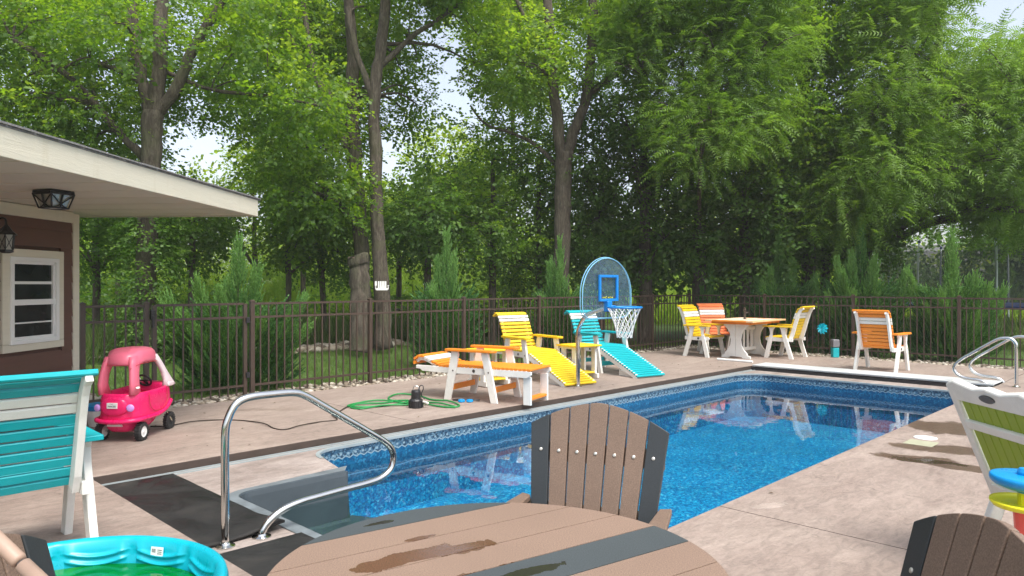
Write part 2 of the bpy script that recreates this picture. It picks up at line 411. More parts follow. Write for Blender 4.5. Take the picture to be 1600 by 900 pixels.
row = mth(n, 'LESS_THAN', mth(n, 'ABSOLUTE', mth(n, 'SUBTRACT', z, .072)), .010)
cc = mixc(n, mth(n, 'MULTIPLY', sq, row), cc, (.22,.31,.36))
wv = noise(n, 3, 2, .5, 0, vv.outputs[0])
w1 = mth(n, 'LESS_THAN', mth(n, 'ABSOLUTE', mth(n, 'SUBTRACT', mth(n, 'ADD', z, mth(n, 'MULTIPLY', wv.outputs[0], .05)), .30)), .006)
cc = mixc(n, mth(n, 'MULTIPLY', w1, .6), cc, (.25,.45,.7))
n.links.new(cc, p.inputs['Base Color']); p.inputs['Roughness'].default_value = .35; M['border'] = m
def wall_strip(name, path, z0, z1, mat, parent, off=0, flip=False):
    mb = MB(); s = 0; runs = []
    for i in range(len(path)-1):
        a, b = path[i], path[i+1]; L = math.hypot(b[0]-a[0], b[1]-a[1])
        mb.add([P(*a, z0), P(*b, z0), P(*b, z1), P(*a, z1)], [(0,3,2,1)])
        runs += [(s, 0, 0), (s+L, 0, 0), (s+L, z0-z1, 0), (s, z0-z1, 0)]; s += L
    o = mb.build(name, mat, parent)
    at = o.data.attributes.new('run', 'FLOAT_VECTOR', 'POINT'); at.data.foreach_set('vector', [x for r_ in runs for x in r_])
    return o
pool = thing('swimming_pool', 'long in-ground swimming pool with blue speckled liner and grey entry steps', 'swimming pool', P(7, 4.1, 0))
pin = pool.matrix_basis
def inpool(o): o.parent = pool; o.location = -P(7, 4.1, 0); return o
bot = -.78
inpool(wall_strip('border_band', liner_path, LOW, -.50, 'border', None))
inpool(wall_strip('liner_wall', [(a, b) for a, b in liner_path], -.50, bot, 'liner', None))
fl = poly_mesh('f', [liner_path], bot, 'liner').build('liner_floor', 'liner'); inpool(fl)
# white bead / coping strip following the liner
def sweep_uv(path, prof, closed=False):
    """sweep a profile (offset outwards, z) along a U/V path; outward is to the right of travel"""
    mb = MB(); m_ = len(path); rings = []
    for i, (a, b) in enumerate(path):
        p0 = path[max(i-1, 0)]; p1 = path[min(i+1, m_-1)]; du, dv = p1[0]-p0[0], p1[1]-p0[1]; L = math.hypot(du, dv) or 1
        nu, nv = dv/L, -du/L; rings.append([P(a+nu*o_, b+nv*o_, z_) for o_, z_ in prof])
    k = len(prof)
    for i in range(m_-1):
        mb.add(rings[i]+rings[i+1], [(j, (j+1) % k, k+(j+1) % k, k+j) for j in range(k)])
    return mb
M['bead'] = plain('pale_aluminium_coping', (.29,.335,.345), .4, .06, 6)
mbd = sweep_uv(liner_path[1:-1], [(-.008, LOW-.018), (-.008, LOW+.005), (.030, LOW+.005), (.030, LOW-.018)])
inpool(mbd.build('coping_bead', 'bead'))
# cover track along the left side: three thin aluminium rails
tr = MB()
for v0, v1, z1 in ((5.885, 5.900, .008), (5.915, 5.927, .003), (5.950, 5.962, .010)): uvbox(tr, 1.72, 12.1, v0, v1, LOW-.01, LOW+z1)
tag(tr.build('cover_track', 'bead'), 'pale aluminium cover track running along the left long side of the pool', 'track')
# fibreglass steps
m, n, p, out = nodes_of('grey_fibreglass'); pos = geo_pos(n)
a = noise(n, 3, 5, .6, .4, pos); r = ramp(n, a.outputs[0], [(.3, (.038,.050,.060)), (.7, (.062,.078,.090))])
n.links.new(r.outputs[0], p.inputs['Base Color']); p.inputs['Roughness'].default_value = .38
bump(n, p, noise(n, 120, 2, .5, 0, pos).outputs[0], .12, .003); M['shell'] = m
M['shell_rim'] = plain('weathered_grey_lip', (.15,.175,.19), .6, .25, 9, bmp=.3, bscale=70)
st = inpool(MB().build('entry_steps', 'shell')); bpy.data.objects.remove(st)
es = bpy.data.objects.new('entry_steps', None); C.objects.link(es); es.parent = pool; es.location = -P(7, 4.1, 0)
sh = MB()
def ringmesh(a, b, za, zb):
    for i in range(len(a)-1): sh.add([P(*a[i], za), P(*a[i+1], za), P(*b[i+1], zb), P(*b[i], zb)], [(0,1,2,3)])
def inset(path, d):
    out_ = []
    for i, (a, b) in enumerate(path):
        p0 = path[max(i-1, 0)]; p1 = path[min(i+1, len(path)-1)]; du, dv = p1[0]-p0[0], p1[1]-p0[1]; L = math.hypot(du, dv) or 1
        out_.append((a-dv/L*d, b+du/L*d))
    return out_
sp = [(UN-.12, S1)]+arc(SU+.14, S1-.14, .14, 90, 180, 6)+arc(SU+.14, S0+.14, .14, 180, 270, 6)+[(UN-.12, S0)]
lv = [(sp, LOW+.010), (inset(sp, .012), LOW+.004), (inset(sp, .022), LOW-.03), (inset(sp, .05), WATER-.02), (inset(sp, .07), -.42), (inset(sp, .09), -.445)]
for (a, za), (b_, zb) in zip(lv[:-1], lv[1:]): ringmesh(a, b_, za, zb)
sh.build('step_wall', 'shell', es, smooth=True)
lip = MB()
so_ = [(UN-.02, S1+.13)]+arc(SU+.14, S1-.14, .225, 90, 180, 6)+arc(SU+.14, S0+.14, .225, 180, 270, 6)+[(UN-.02, S0-.13)]
for i in range(len(sp)-1): lip.add([P(*so_[i], LOW+.006), P(*so_[i+1], LOW+.006), P(*sp[i+1], LOW+.0105), P(*sp[i], LOW+.0105)], [(0,1,2,3)])
lip.build('step_lip', 'shell_rim', es)
def tread(name, ue, bul, z, z2):
    front = [(ue+bul*math.sin(math.pi*i/14), S0-.02+(S1-S0+.04)*i/14) for i in range(15)]
    L = [(SU-.02, S0-.02)]+front+[(SU-.02, S1+.02)]
    return poly_mesh(name, [L], z, 'shell', thick=z-z2).build(name, 'shell', es, bevel=.02, seg=2)
tread('step_tread', 3.30, .30, -.44, bot+.02)
# flat inner ledge tread closer to the entry
L2 = [(SU-.02, S0-.02), (SU+.32, S0-.02), (SU+.32, S1+.02), (SU-.02, S1+.02)]
poly_mesh('t', [L2], -.335, 'shell', thick=.1).build('step_tread', 'shell', es, bevel=.015, seg=2)
# return walls of the shell where the liner begins
rw = MB(); uvbox(rw, UN-.125, UN-.10, S1-.01, S1+.012, -.5, LOW); rw.build('step_return', 'shell', es)

# ---- water
m = bpy.data.materials.new('pool_water'); m.use_nodes = True; n = m.node_tree; n.nodes.clear()
out = n.nodes.new('ShaderNodeOutputMaterial'); tr_ = n.nodes.new('ShaderNodeBsdfTransparent'); tr_.inputs[0].default_value = (.78,.96,.97,1)
gl = n.nodes.new('ShaderNodeBsdfGlossy'); gl.inputs['Roughness'].default_value = .012; gl.inputs[0].default_value = (1,1,1,1)
fr = n.nodes.new('ShaderNodeFresnel'); fr.inputs[0].default_value = 1.33
mx = n.nodes.new('ShaderNodeMixShader'); pos = geo_pos(n)
nz = noise(n, 2.2, 3, .5, .3, pos); nz2 = noise(n, 9, 2, .5, 0, pos)
bp = n.nodes.new('ShaderNodeBump'); bp.inputs['Strength'].default_value = .16; bp.inputs['Distance'].default_value = .012
n.links.new(mth(n, 'ADD', nz.outputs[0], mth(n, 'MULTIPLY', nz2.outputs[0], .12)), bp.inputs['Height'])
n.links.new(bp.outputs[0], gl.inputs['Normal']); n.links.new(bp.outputs[0], fr.inputs['Normal'])
n.links.new(fr.outputs[0], mx.inputs[0]); n.links.new(tr_.outputs[0], mx.inputs[1]); n.links.new(gl.outputs[0], mx.inputs[2]); n.links.new(mx.outputs[0], out.inputs[0])
M['water'] = m
wo_ = poly_mesh('w', [pool_outline], WATER, 'water').build('water', 'water'); struct(wo_)

# ---- cover housing at the far end
ch = thing('pool_cover_box', 'white ribbed lid of the automatic cover across the far end of the pool', 'pool cover box', P(12.3, 4.15, 0))
M['lid'] = plain('white_lid_metal', (.60,.62,.62), .35, .05, 3)
def chp(mb, nm, mt, **k): o = mb.build(nm, mt, ch, **k); o.location = -P(12.3, 4.15, 0); return o
chp(uvbox(MB(), 12.10, 12.60, 2.36, 5.96, .004, .020), 'lid', 'lid', bevel=.004)
chp(uvbox(MB(), 12.07, 12.10, 2.36, 5.96, -.012, .022), 'lid_edge', 'lid', bevel=.004)
chp(uvbox(MB(), 12.062, 12.0695, 2.36, 5.96, .000, .006), 'lid_rib', M['steel'])
chp(uvbox(MB(), 12.30, 12.60, 2.36, 5.96, LOW+.002, -.04), 'housing', 'black_plastic')
chp(uvbox(MB(), 12.04, 12.069, 2.36, 5.96, LOW+.001, -.026), 'slot_shade', 'black_plastic')  # solid black strip painted in as the shade of the gap under the lid

# ---- gravel and rocks
def stones(name, areas, count, smin, smax, mat, seed, zbase=-.09):
    rng = np.random.default_rng(seed)
    bmx = bmesh.new(); bmesh.ops.create_icosphere(bmx, subdivisions=1, radius=1); bv = np.array([v.co[:] for v in bmx.verts]); bf = np.array([[v.index for v in f.verts] for f in bmx.faces]); bmx.free()
    ar = np.array([(a[1]-a[0])*(a[3]-a[2]) for a in areas]); ch_ = rng.choice(len(areas), count, p=ar/ar.sum()); A = np.array(areas)[ch_]
    u = A[:,0]+(A[:,1]-A[:,0])*rng.random(count); v = A[:,2]+(A[:,3]-A[:,2])*rng.random(count)
    s = smin+(smax-smin)*rng.random(count)**2
    sc_ = s[:,None]*np.stack([1+.5*rng.random(count), 1+.3*rng.random(count), .45+.4*rng.random(count)], 1)
    ang = rng.random(count)*6.28; ca, sa = np.cos(ang), np.sin(ang)
    loc = bv[None]*sc_[:,None]*(1+.22*(rng.random((count, len(bv), 1))-.5))
    x = loc[...,0]*ca[:,None]-loc[...,1]*sa[:,None]; y = loc[...,0]*sa[:,None]+loc[...,1]*ca[:,None]
    X = u*UX-v*UY; Yy = u*UY+v*UX
    V = np.stack([x+X[:,None], y+Yy[:,None], loc[...,2]+zbase+s[:,None]*.5+rng.random((count,1))*.015], -1).reshape(-1, 3)
    F = (bf[None]+np.arange(count)[:,None,None]*len(bv)).reshape(-1, 3)
    me = mesh_np(name, V, F, mat, np.repeat(rng.random(count), len(bf)))
    o = bpy.data.objects.new(name, me); C.objects.link(o); return o
def mesh_np(name, V, F, mat, tint=None, smooth=False):
    V = np.asarray(V, np.float32); F = np.asarray(F, np.int32); k = F.shape[1]
    me = bpy.data.meshes.new(name); me.vertices.add(len(V)); me.vertices.foreach_set('co', V.ravel())
    me.loops.add(F.size); me.loops.foreach_set('vertex_index', F.ravel())
    me.polygons.add(len(F)); me.polygons.foreach_set('loop_start', np.arange(len(F), dtype=np.int32)*k)
    me.update(calc_edges=True)
    if tint is not None:
        a = me.attributes.new('tint', 'FLOAT', 'FACE'); a.data.foreach_set('value', np.asarray(tint, np.float32))
    return finish(me, mat, smooth)
m, n, p, out = nodes_of('river_gravel'); at = n.nodes.new('ShaderNodeAttribute'); at.attribute_name = 'tint'
r = ramp(n, at.outputs['Fac'], [(0, (.09,.07,.05)), (.3, (.22,.175,.125)), (.6, (.34,.29,.225)), (1, (.50,.46,.39))])
n.links.new(r.outputs[0], p.inputs['Base Color']); p.inputs['Roughness'].default_value = .8; M['gravel'] = m
o = stones('gravel', [(3.2, 14.9, 8.72, 9.30), (14.62, 15.25, -1.5, 9.2)], 6000, .016, .042, 'gravel', 3, -.045); stuff(o, 'tan river gravel strip under the bronze fence', 'gravel')
b = MB(); uvbox(b, 3.2, 15.3, 8.73, 9.32, -.2, -.045); uvbox(b, 14.62, 15.3, -3, 8.72, -.2, -.046); struct(b.build('gravel_bed', 'soil'))
o = stones('rubble', [(6.6, 11.2, 14.5, 15.4), (3.5, 6.4, 15.6, 16.8), (1.5, 3.2, 9.3, 10.4)], 1300, .04, .14, 'gravel', 5, -.10); stuff(o, 'pale rubble stones scattered below the trees behind the fence', 'rubble')
# ================================================================== FENCE
def share(cache, key, make):
    if key not in cache: cache[key] = make()
    return cache[key]
FC = {}
FH = 1.22
def picket_me():
    b = MB(); b.box((0,0,(FH-.015+.045)/2), (.016,.016,FH-.015-.045)); return b.mesh('picket', 'fence')
def post_me():
    b = MB(); b.box((0,0,FH/2), (.052,.052,FH+.02)); b.box((0,0,FH+.018), (.062,.062,.016)); b.add([(-.028,-.028,FH+.026),(.028,-.028,FH+.026),(.028,.028,FH+.026),(-.028,.028,FH+.026),(0,0,FH+.042)], [(0,1,4),(1,2,4),(2,3,4),(3,0,4)])
    return b.mesh('post', 'fence')
def rails(t, x0, x1, tt=.026):
    for z in (FH-.012, FH-.185, .165):
        MB().box(((x0+x1)/2, 0, z), (x1-x0, tt, .028)).build('rail', 'fence', t)
def fence(label, u, v, rot, posts, spans, sp=.1145):
    t = thing('metal_fence', label, 'fence', P(u, v, -.03), rot)
    for x in posts: o = link('post', share(FC, 'post', post_me), t); o.location = (x, 0, 0)
    for a, b in spans:
        rails(t, a+.026, b-.026); k = round((b-a)/sp)
        for i in range(1, k):
            o = link('picket', share(FC, 'picket', picket_me), t); o.location = (a+(b-a)*i/k, 0, 0)
    return t
ROTU = math.atan2(UY, UX); ROTR = math.atan2(-UX, UY)
FV = 8.95
ps = [4.345, 6.15, 7.98, 9.81, 11.64, 13.47, 15.0]
fence('long bronze picket fence along the left of the pool, from gate to corner', 0, FV, ROTU, ps, list(zip(ps[:-1], ps[1:])))
ps = [0+.0]+[1.83*i for i in range(1, 8)]
fence('bronze metal picket fence across the far end behind the dining set', 15.0, FV, ROTR, ps[1:], list(zip(ps[:-1], ps[1:])))
fence('short bronze fence piece between the pool house and the gate', 0, FV, ROTU, [2.40, 3.06], [(2.40, 3.06)])
g = thing('fence_gate', 'bronze picket gate behind the pink ride-on car', 'gate', P(3.15, FV, -.03), ROTU)
for x in (0, 1.10): MB().box((x,0,.62), (.045,.04,1.18)).build('stile', 'fence', g)
rails(g, .02, 1.08)
for i in range(1, 10): o = link('picket', share(FC, 'picket', picket_me), g); o.location = (1.1*i/10, 0, 0)
MB().box((-.03,-.03,1.10), (.05,.05,.11)).box((-.03,-.045,1.02), (.03,.03,.14)).build('latch', 'black_plastic', g, bevel=.004)
for z in (.3, 1.0): MB().box((1.125,-.02,z), (.05,.05,.07)).build('hinge', 'black_plastic', g, bevel=.004)

# ================================================================== POOL HOUSE
M['siding'] = plain('red_brown_siding_board', (.125,.062,.046), .6, .12, 4, bmp=.5, bscale=30, stretch=(1,1,9))
def trim_mat(name, c):
    m, n, p, out = nodes_of(name); v = mapping(n, objco(n), (1, 1, 1))
    g1 = noise(n, 5, 5, .65, .6, mapping(n, objco(n), (1, .25, 4))); r = ramp(n, g1.outputs[0], [(.3, tuple(x*.93 for x in c)), (.7, c)])
    dr = noise(n, 9, 4, .7, 0, mapping(n, objco(n), (1, 1, .15))); k = ramp(n, dr.outputs[0], [(.58, 0.0), (.8, .35)])
    n.links.new(mixc(n, k.outputs[0], r.outputs[0], (c[0]*.72, c[1]*.64, c[2]*.5)), p.inputs['Base Color']); p.inputs['Roughness'].default_value = .62
    gr = noise(n, 26, 5, .7, 1.5, mapping(n, objco(n), (1, .18, 1.6))); bump(n, p, gr.outputs[0], .6, .006); return m
M['cream'] = trim_mat('cream_wood_grain_trim', (.69,.645,.52))
M['soffit'] = plain('cream_soffit_panel', (.64,.60,.50), .55, .06, 2)
M['shingle'] = plain('grey_asphalt_shingle', (.20,.195,.19), .9, .3, 30, bmp=.8, bscale=150)
M['white_vinyl'] = plain('white_vinyl_window', (.80,.80,.78), .35, .03, 4)
m, n, p, out = nodes_of('dark_window_glass'); nz = noise(n, 3, 2, .5, 0, objco(n))
r = ramp(n, nz.outputs[0], [(.3, (.012,.016,.016)), (.7, (.03,.035,.034))]); n.links.new(r.outputs[0], p.inputs['Base Color']); p.inputs['Roughness'].default_value = .05; M['glass_dark'] = m
M['wire_glass'] = m2 = None
m, n, p, out = nodes_of('frosted_lantern_glass'); nz = noise(n, 40, 2, .5, 0, objco(n)); p.inputs['Base Color'].default_value = (.6,.6,.55,1)
p.inputs['Roughness'].default_value = .25; p.inputs['Transmission Weight'].default_value = .5; bump(n, p, nz.outputs[0], .3, .003); M['lantern_glass'] = m

h = thing('pool_house', 'brown sided pool house with a cream trimmed porch roof at the left edge', 'pool house', (-4.70, 7.90, 0), -.05)
ZS = 2.20; OV = 1.78; YF = .44
def hb(nm, mt, c, d, par=h, **k): return MB().box(c, d).build(nm, mt, par, **k)
hb('wall', 'siding', (-1.55, -2.7, ZS/2), (3.04, 5.2, ZS))
nb = 12; bh = .178
for i in range(nb):
    z0 = .02+i*bh
    # each lap board: lower edge proud of the wall
    z1 = min(z0+bh+.01, 2.085)
    y1 = -.095
    segs = [(-5.2, y1)] if not (z1 > .78 and z0 < 1.76) else [(-5.2, -1.125), (-.265, y1)]
    for a, b_ in segs:
        if z0 < .78 < z1 or z0 < 1.76 < z1: pass
        MB().prism([(-.03, z0), (.006, z0), (-.008, z1), (-.03, z1)], 'y', a, b_).build('siding_board', 'siding', h)
# fix: prism axis y uses (x,z) order
hb('corner_trim', 'cream', (-.03, -.045, ZS/2-.01), (.09, .10, ZS-.02), bevel=.004)
hb('corner_trim', 'cream', (-.13, .012, ZS/2-.01), (.10, .024, ZS-.02), bevel=.004)
hb('frieze', 'cream', (.004, -2.75, 2.138), (.035, 5.3, .115), bevel=.004)
so_p = hb('soffit', 'soffit', (OV/2-.02, -2.7, ZS+.012), (OV+.02, 6.2, .02))
for i in range(13):
    y = -5.6+i*.48
    if y < YF-.05: hb('soffit_seam', 'soffit', (OV/2, y, ZS+.0005), (OV-.06, .012, .004), par=so_p)
hb('soffit', 'soffit', (-1.5, YF/2-.01, ZS+.012), (3.0, YF+.02, .02))
fa = hb('fascia', 'cream', (OV+.012, -2.68, ZS+.09), (.026, 6.26, .195), bevel=.003)
hb('fascia', 'cream', (OV/2-1.5, YF+.014, ZS+.09), (OV+3.0, .026, .195), bevel=.003)
# roof: pitched back from the eave, shingle tabs along the eave and field
sl_ = math.tan(R(13))
rf = MB(); rf.add([(OV+.03,-5.85,ZS+.19),(OV+.03,YF+.05,ZS+.19),(-2.6,YF+.05,ZS+.19+4.4*sl_),(-2.6,-5.85,ZS+.19+4.4*sl_),
                   (OV+.03,-5.85,ZS+.175),(OV+.03,YF+.05,ZS+.175),(-2.6,YF+.05,ZS+.17),(-2.6,-5.85,ZS+.17)], [(0,1,2,3),(7,6,5,4),(0,4,5,1),(1,5,6,2),(3,2,6,7),(0,3,7,4)])
roof = rf.build('roof', 'shingle', h)
def shin_me(k):
    b = MB(); th = (.010,.014,.012)[k]; b.prism([(0,0),(0,th),(-.15,th*.3+.15*sl_),(-.15,.15*sl_)], 'y', -.118+.004*k, .118); return b.mesh('shingle', 'shingle')
sm = [shin_me(k) for k in range(3)]; rnd = random.Random(4)
for j in range(4):
    for i in range(26):
        o = link('shingle', sm[rnd.randrange(3)], roof); x = OV+.045-j*.145
        o.location = (x, YF-.07-i*.243-(.12 if j % 2 else 0), ZS+.1915+(OV+.03-x)*sl_+.001*rnd.random()); o.rotation_euler = (0, 0, rnd.uniform(-.008,.008))
# window
wf = MB()
for c, d in (((.012,-.695,.815),(.03,.86,.075)), ((.012,-.695,1.722),(.03,.86,.085)), ((.012,-1.075,1.27),(.028,.10,.83)), ((.012,-.315,1.27),(.028,.10,.83))): wf.box(c, d)
win = wf.build('window', 'cream', h, bevel=.003)
fr_ = MB()
for c, d in (((.02,-.695,.868),(.045,.68,.04)), ((.02,-.695,1.668),(.045,.68,.04)), ((.02,-1.012,1.268),(.044,.045,.80)), ((.02,-.378,1.268),(.044,.045,.80))): fr_.box(c, d)
fr_.build('frame', 'white_vinyl', win, bevel=.003)
sa = MB()
for c, d in (((.012,-.695,1.25),(.035,.60,.055)), ((.0,-.695,1.44),(.018,.59,.028)), ((.002,-.695,1.05),(.012,.59,.014)), ((.008,-.98,1.27),(.03,.03,.76)), ((.008,-.41,1.27),(.03,.03,.76)), ((.008,-.695,.90),(.03,.6,.035)), ((.008,-.695,1.635),(.03,.6,.03))): sa.box(c, d)
sa.build('sash', 'white_vinyl', win, bevel=.002)
for z in (1.065, 1.445): MB().box((-.012+.012,-.695,z), (.004,.56,.36)).build('pane', 'glass_dark', win)
# ceiling light
lt = thing('ceiling_light', 'black framed square lantern mounted under the porch soffit', 'ceiling light', (-3.80, 6.05, 2.2), -.35)
MB().prism([(-.11,-.11),(.11,-.11),(.11,.11),(-.11,.11)], 'z', -.03, .0).build('ceiling_plate', 'black_plastic', lt, bevel=.008)
tp, bt, hh = .105, .075, -.145
gl_ = MB(); gl_.add([(-tp+.01,-tp+.01,-.03),(tp-.01,-tp+.01,-.03),(tp-.01,tp-.01,-.03),(-tp+.01,tp-.01,-.03),(-bt+.01,-bt+.01,hh),(bt-.01,-bt+.01,hh),(bt-.01,bt-.01,hh),(-bt+.01,bt-.01,hh)], [(0,1,5,4),(1,2,6,5),(2,3,7,6),(3,0,4,7),(4,5,6,7)])
gl_.build('glass', 'lantern_glass', lt)
fm = MB(); cr = [(-1,-1),(1,-1),(1,1),(-1,1)]
for i in range(4):
    a = cr[i]; b_ = cr[(i+1)%4]
    T0 = Vector((a[0]*tp, a[1]*tp, -.03)); T1 = Vector((b_[0]*tp, b_[1]*tp, -.03)); B0 = Vector((a[0]*bt, a[1]*bt, hh)); B1 = Vector((b_[0]*bt, b_[1]*bt, hh))
    fm.tube([T0, B0], .007, 6); fm.tube([B0, B1], .007, 6); fm.tube([T0, T1], .009, 6)
    cx_ = (T0+T1+B0+B1)/4; k = 1.02
    def q(s, t): return (T0.lerp(T1, s)).lerp(B0.lerp(B1, s), t)*1.0
    fm.tube([q(.5,0), q(.5,1)], .008, 6)
    fm.tube([q(.02+.96*i_/6, .08+.9*math.sin(math.pi/2*i_/6)) for i_ in range(7)], .005, 6)
    fm.tube([q(.98-.96*i_/6, .08+.9*math.sin(math.pi/2*i_/6)) for i_ in range(7)], .005, 6)
fm.build('cage', 'black_plastic', lt)
# wall lantern
wl = thing('wall_lantern', 'small black carriage lantern on the brown wall beside the window', 'lantern', (-4.76, 6.66, 1.72), -.05)
MB().box((.02,0,.22), (.03,.11,.17)).build('back_plate', 'white_vinyl', wl, bevel=.005)
MB().tube(smooth_path([(.03,0,.20),(.08,0,.30),(.14,0,.30),(.15,0,.23)]), .009, 6).build('arm', 'black_plastic', wl)
MB().lathe([(.012,.25),(.03,.225),(.055,.19),(.085,.165),(.088,.155),(.02,.155)], 8, (.15,0,0)).build('cap', 'black_plastic', wl)
MB().lathe([(.066,.155),(.055,.02)], 6, (.15,0,0)).build('glass', 'lantern_glass', wl)
cg = MB(); cg.lathe([(.062,.02),(.062,.0),(.03,-.012)], 6, (.15,0,0))
for i in range(6):
    a = math.pi*2*i/6; a2 = a+math.pi/3
    pT = lambda an: (.15+.068*math.cos(an), .068*math.sin(an), .155); pB = lambda an: (.15+.057*math.cos(an), .057*math.sin(an), .02)
    cg.tube([pT(a), pB(a)], .005, 5); cg.tube([pT(a), pB(a2)], .003, 5); cg.tube([pT(a2), pB(a)], .003, 5)
cg.build('cage', 'black_plastic', wl)

# ================================================================== MATS
m, n, p, out = nodes_of('wet_black_rubber_mat'); pos = geo_pos(n)
a = noise(n, 1.6, 6, .65, 1.5, mapping(n, pos, (1,1,1), (0,0,.6))); b2 = noise(n, 6, 5, .7, .6, pos)
r = ramp(n, a.outputs[0], [(.35, (.006,.006,.006)), (.55, (.014,.0135,.0125)), (.72, (.032,.028,.024))])
r2 = ramp(n, b2.outputs[0], [(.3, .75), (.7, 1.25)]); n.links.new(mixc(n, 1.0, r.outputs[0], r2.outputs[0], 'MULTIPLY'), p.inputs['Base Color'])
rr = ramp(n, a.outputs[0], [(.38, .42), (.55, .8)]); n.links.new(rr.outputs[0], p.inputs['Roughness'])
bump(n, p, noise(n, 3.5, 3, .5, 1, pos).outputs[0], .6, .02); M['mat'] = m
def mat_sheet(label, u0, u1, v0, v1, z, th, curl, rip, skew=0):
    nu_, nv_ = 18, 40; mb = MB(); vs = []
    for k in (0, 1):
        for i in range(nu_+1):
            for j in range(nv_+1):
                s, t = i/nu_, j/nv_; u = u0+(u1-u0)*s; v = v0+(v1-v0)*t+skew*s
                zz = z+curl*max(0, 1-((s-1)**2+(t*3)**2)**.5*1.6)+rip*(math.sin(u*38+v*3)*max(0, 1-abs(t-.22)*3.2))*s*(1-s)*3+rip*.35*math.sin(v*7+u*3)**2
                vs.append(P(u, v, zz-(th if k else 0)))
    q = (nu_+1)*(nv_+1); ix = lambda i, j: i*(nv_+1)+j; fs = []
    for i in range(nu_):
        for j in range(nv_):
            a, b_, c_, d_ = ix(i,j), ix(i+1,j), ix(i+1,j+1), ix(i,j+1); fs += [(a,b_,c_,d_), (q+d_,q+c_,q+b_,q+a)]
    for i in range(nu_): fs += [(ix(i,0), q+ix(i,0), q+ix(i+1,0), ix(i+1,0)), (ix(i,nv_), ix(i+1,nv_), q+ix(i+1,nv_), q+ix(i,nv_))]
    for j in range(nv_): fs += [(ix(0,j), ix(0,j+1), q+ix(0,j+1), q+ix(0,j)), (ix(nu_,j), q+ix(nu_,j), q+ix(nu_,j+1), ix(nu_,j+1))]
    o = mb.add(vs, fs).build('rubber_mat', 'mat', smooth=True); return tag(o, label, 'mat', 'rubber mats at the pool entry')
mat_sheet('long black rubber mat between the aluminium track and the handrail, its corner curled', 1.675, 2.20, 4.10, 5.86, LOW+.022, .014, .035, .006)
mat_sheet('black rubber mat between the kiddie pool and the round table', 1.675, 2.215, 2.40, 3.93, LOW+.020, .014, 0, .003)

# ================================================================== HANDRAILS
def railpath(pts, us=None): return smooth_path(pts, 7)
hr = thing('handrail', 'shiny stainless handrail looping over the grey pool steps', 'handrail', P(1.82, 4.07, LOW))
def hloc(u, z): return (Vector((u-1.82)*Vector((UX, UY, 0)))+Vector((0, 0, z-LOW)))
hp = [(1.816,LOW),(1.816,.25),(1.816,.56),(1.835,.66),(1.88,.735),(1.96,.765),(2.10,.768),(2.24,.762),(2.32,.735),(2.45,.655),(2.65,.53),(2.80,.435),(2.90,.37),(2.965,.31),(2.99,.235),(2.965,.165),(2.90,.125),(2.80,.108),(2.60,.100),(2.40,.092),(2.28,.085),(2.17,.062),(2.09,.02),(2.045,-.03),(2.035,LOW)]
MB().tube(smooth_path([hloc(*q) for q in hp], 5), .0225, 16).build('tube', 'steel', hr, smooth=True)
for u in (1.816, 2.035): MB().lathe([(.055,0),(.055,.008),(.03,.014),(.026,.024),(.0,.024)], 20, hloc(u, LOW)).build('flange', 'steel', hr, smooth=False)
gp = [(2.10,0),(2.10,.35),(2.10,.56),(2.115,.62),(2.16,.665),(2.23,.675),(2.32,.655),(2.45,.57),(2.62,.45),(2.76,.35),(2.84,.27),(2.86,.19),(2.82,.12),(2.74,.08),(2.66,.066),(2.56,.06),(2.49,.04),(2.44,0),(2.42,-.07)]
def grab(off, label):
    b_ = P(12.11, 2.10, 0)+Vector(off); t = thing('grab_rail', label, 'grab rail', b_, 0, 'grab rails at the far right corner of the pool')
    f = lambda v, z: Vector(((v-2.10)*-UY, (v-2.10)*UX, z))
    MB().tube(smooth_path([f(*q) for q in gp], 5), .024, 14).build('tube', 'steel', t, smooth=True)
    MB().lathe([(.055,0),(.055,.008),(.03,.014),(.026,.02)], 18, (0,0,0)).build('flange', 'steel', t)
grab((0,0,0), 'steel grab rail at the pool corner, the nearer of the pair')
grab((.42,.30,0), 'steel grab rail at the pool corner, the farther of the pair')
# ================================================================== ROLL-BACK CHAIRS (plastic lumber)
FU = {}
def key_mesh(k, f):
    if k not in FU: FU[k] = f()
    return FU[k]
def slat_me(w, t, h, mat, bev=True):
    """board with rounded edges, long in x"""
    c = min(t, h)*.22
    def mk():
        b = MB(); y, z = t/2, h/2
        b.prism([(-y+c,-z),(y-c,-z),(y,-z+c),(y,z-c),(y-c,z),(-y+c,z),(-y,z-c),(-y,-z+c)], 'x', -w/2, w/2); return b.mesh('slat', mat)
    return key_mesh((w, t, h, mat), mk)
def put(nm, me, par, loc, rx=0, rz=0):
    o = link(nm, me, par); o.location = loc; o.rotation_euler = (rx, 0, rz); return o
def poly_board(b, pts, x0, x1): return b.prism(pts, 'x', x0, x1)
def ribbon(path, wd):
    """outline of a strip of width wd along a (y,z) path"""
    L, Rr = [], []
    for i, p in enumerate(path):
        a = path[max(i-1, 0)]; c = path[min(i+1, len(path)-1)]; dy, dz = c[0]-a[0], c[1]-a[1]; l = math.hypot(dy, dz)
        w_ = wd[i] if hasattr(wd, '__len__') else wd
        ny, nz = -dz/l*w_/2, dy/l*w_/2; L.append((p[0]+ny, p[1]+nz)); Rr.append((p[0]-ny, p[1]-nz))
    return L+Rr[::-1]
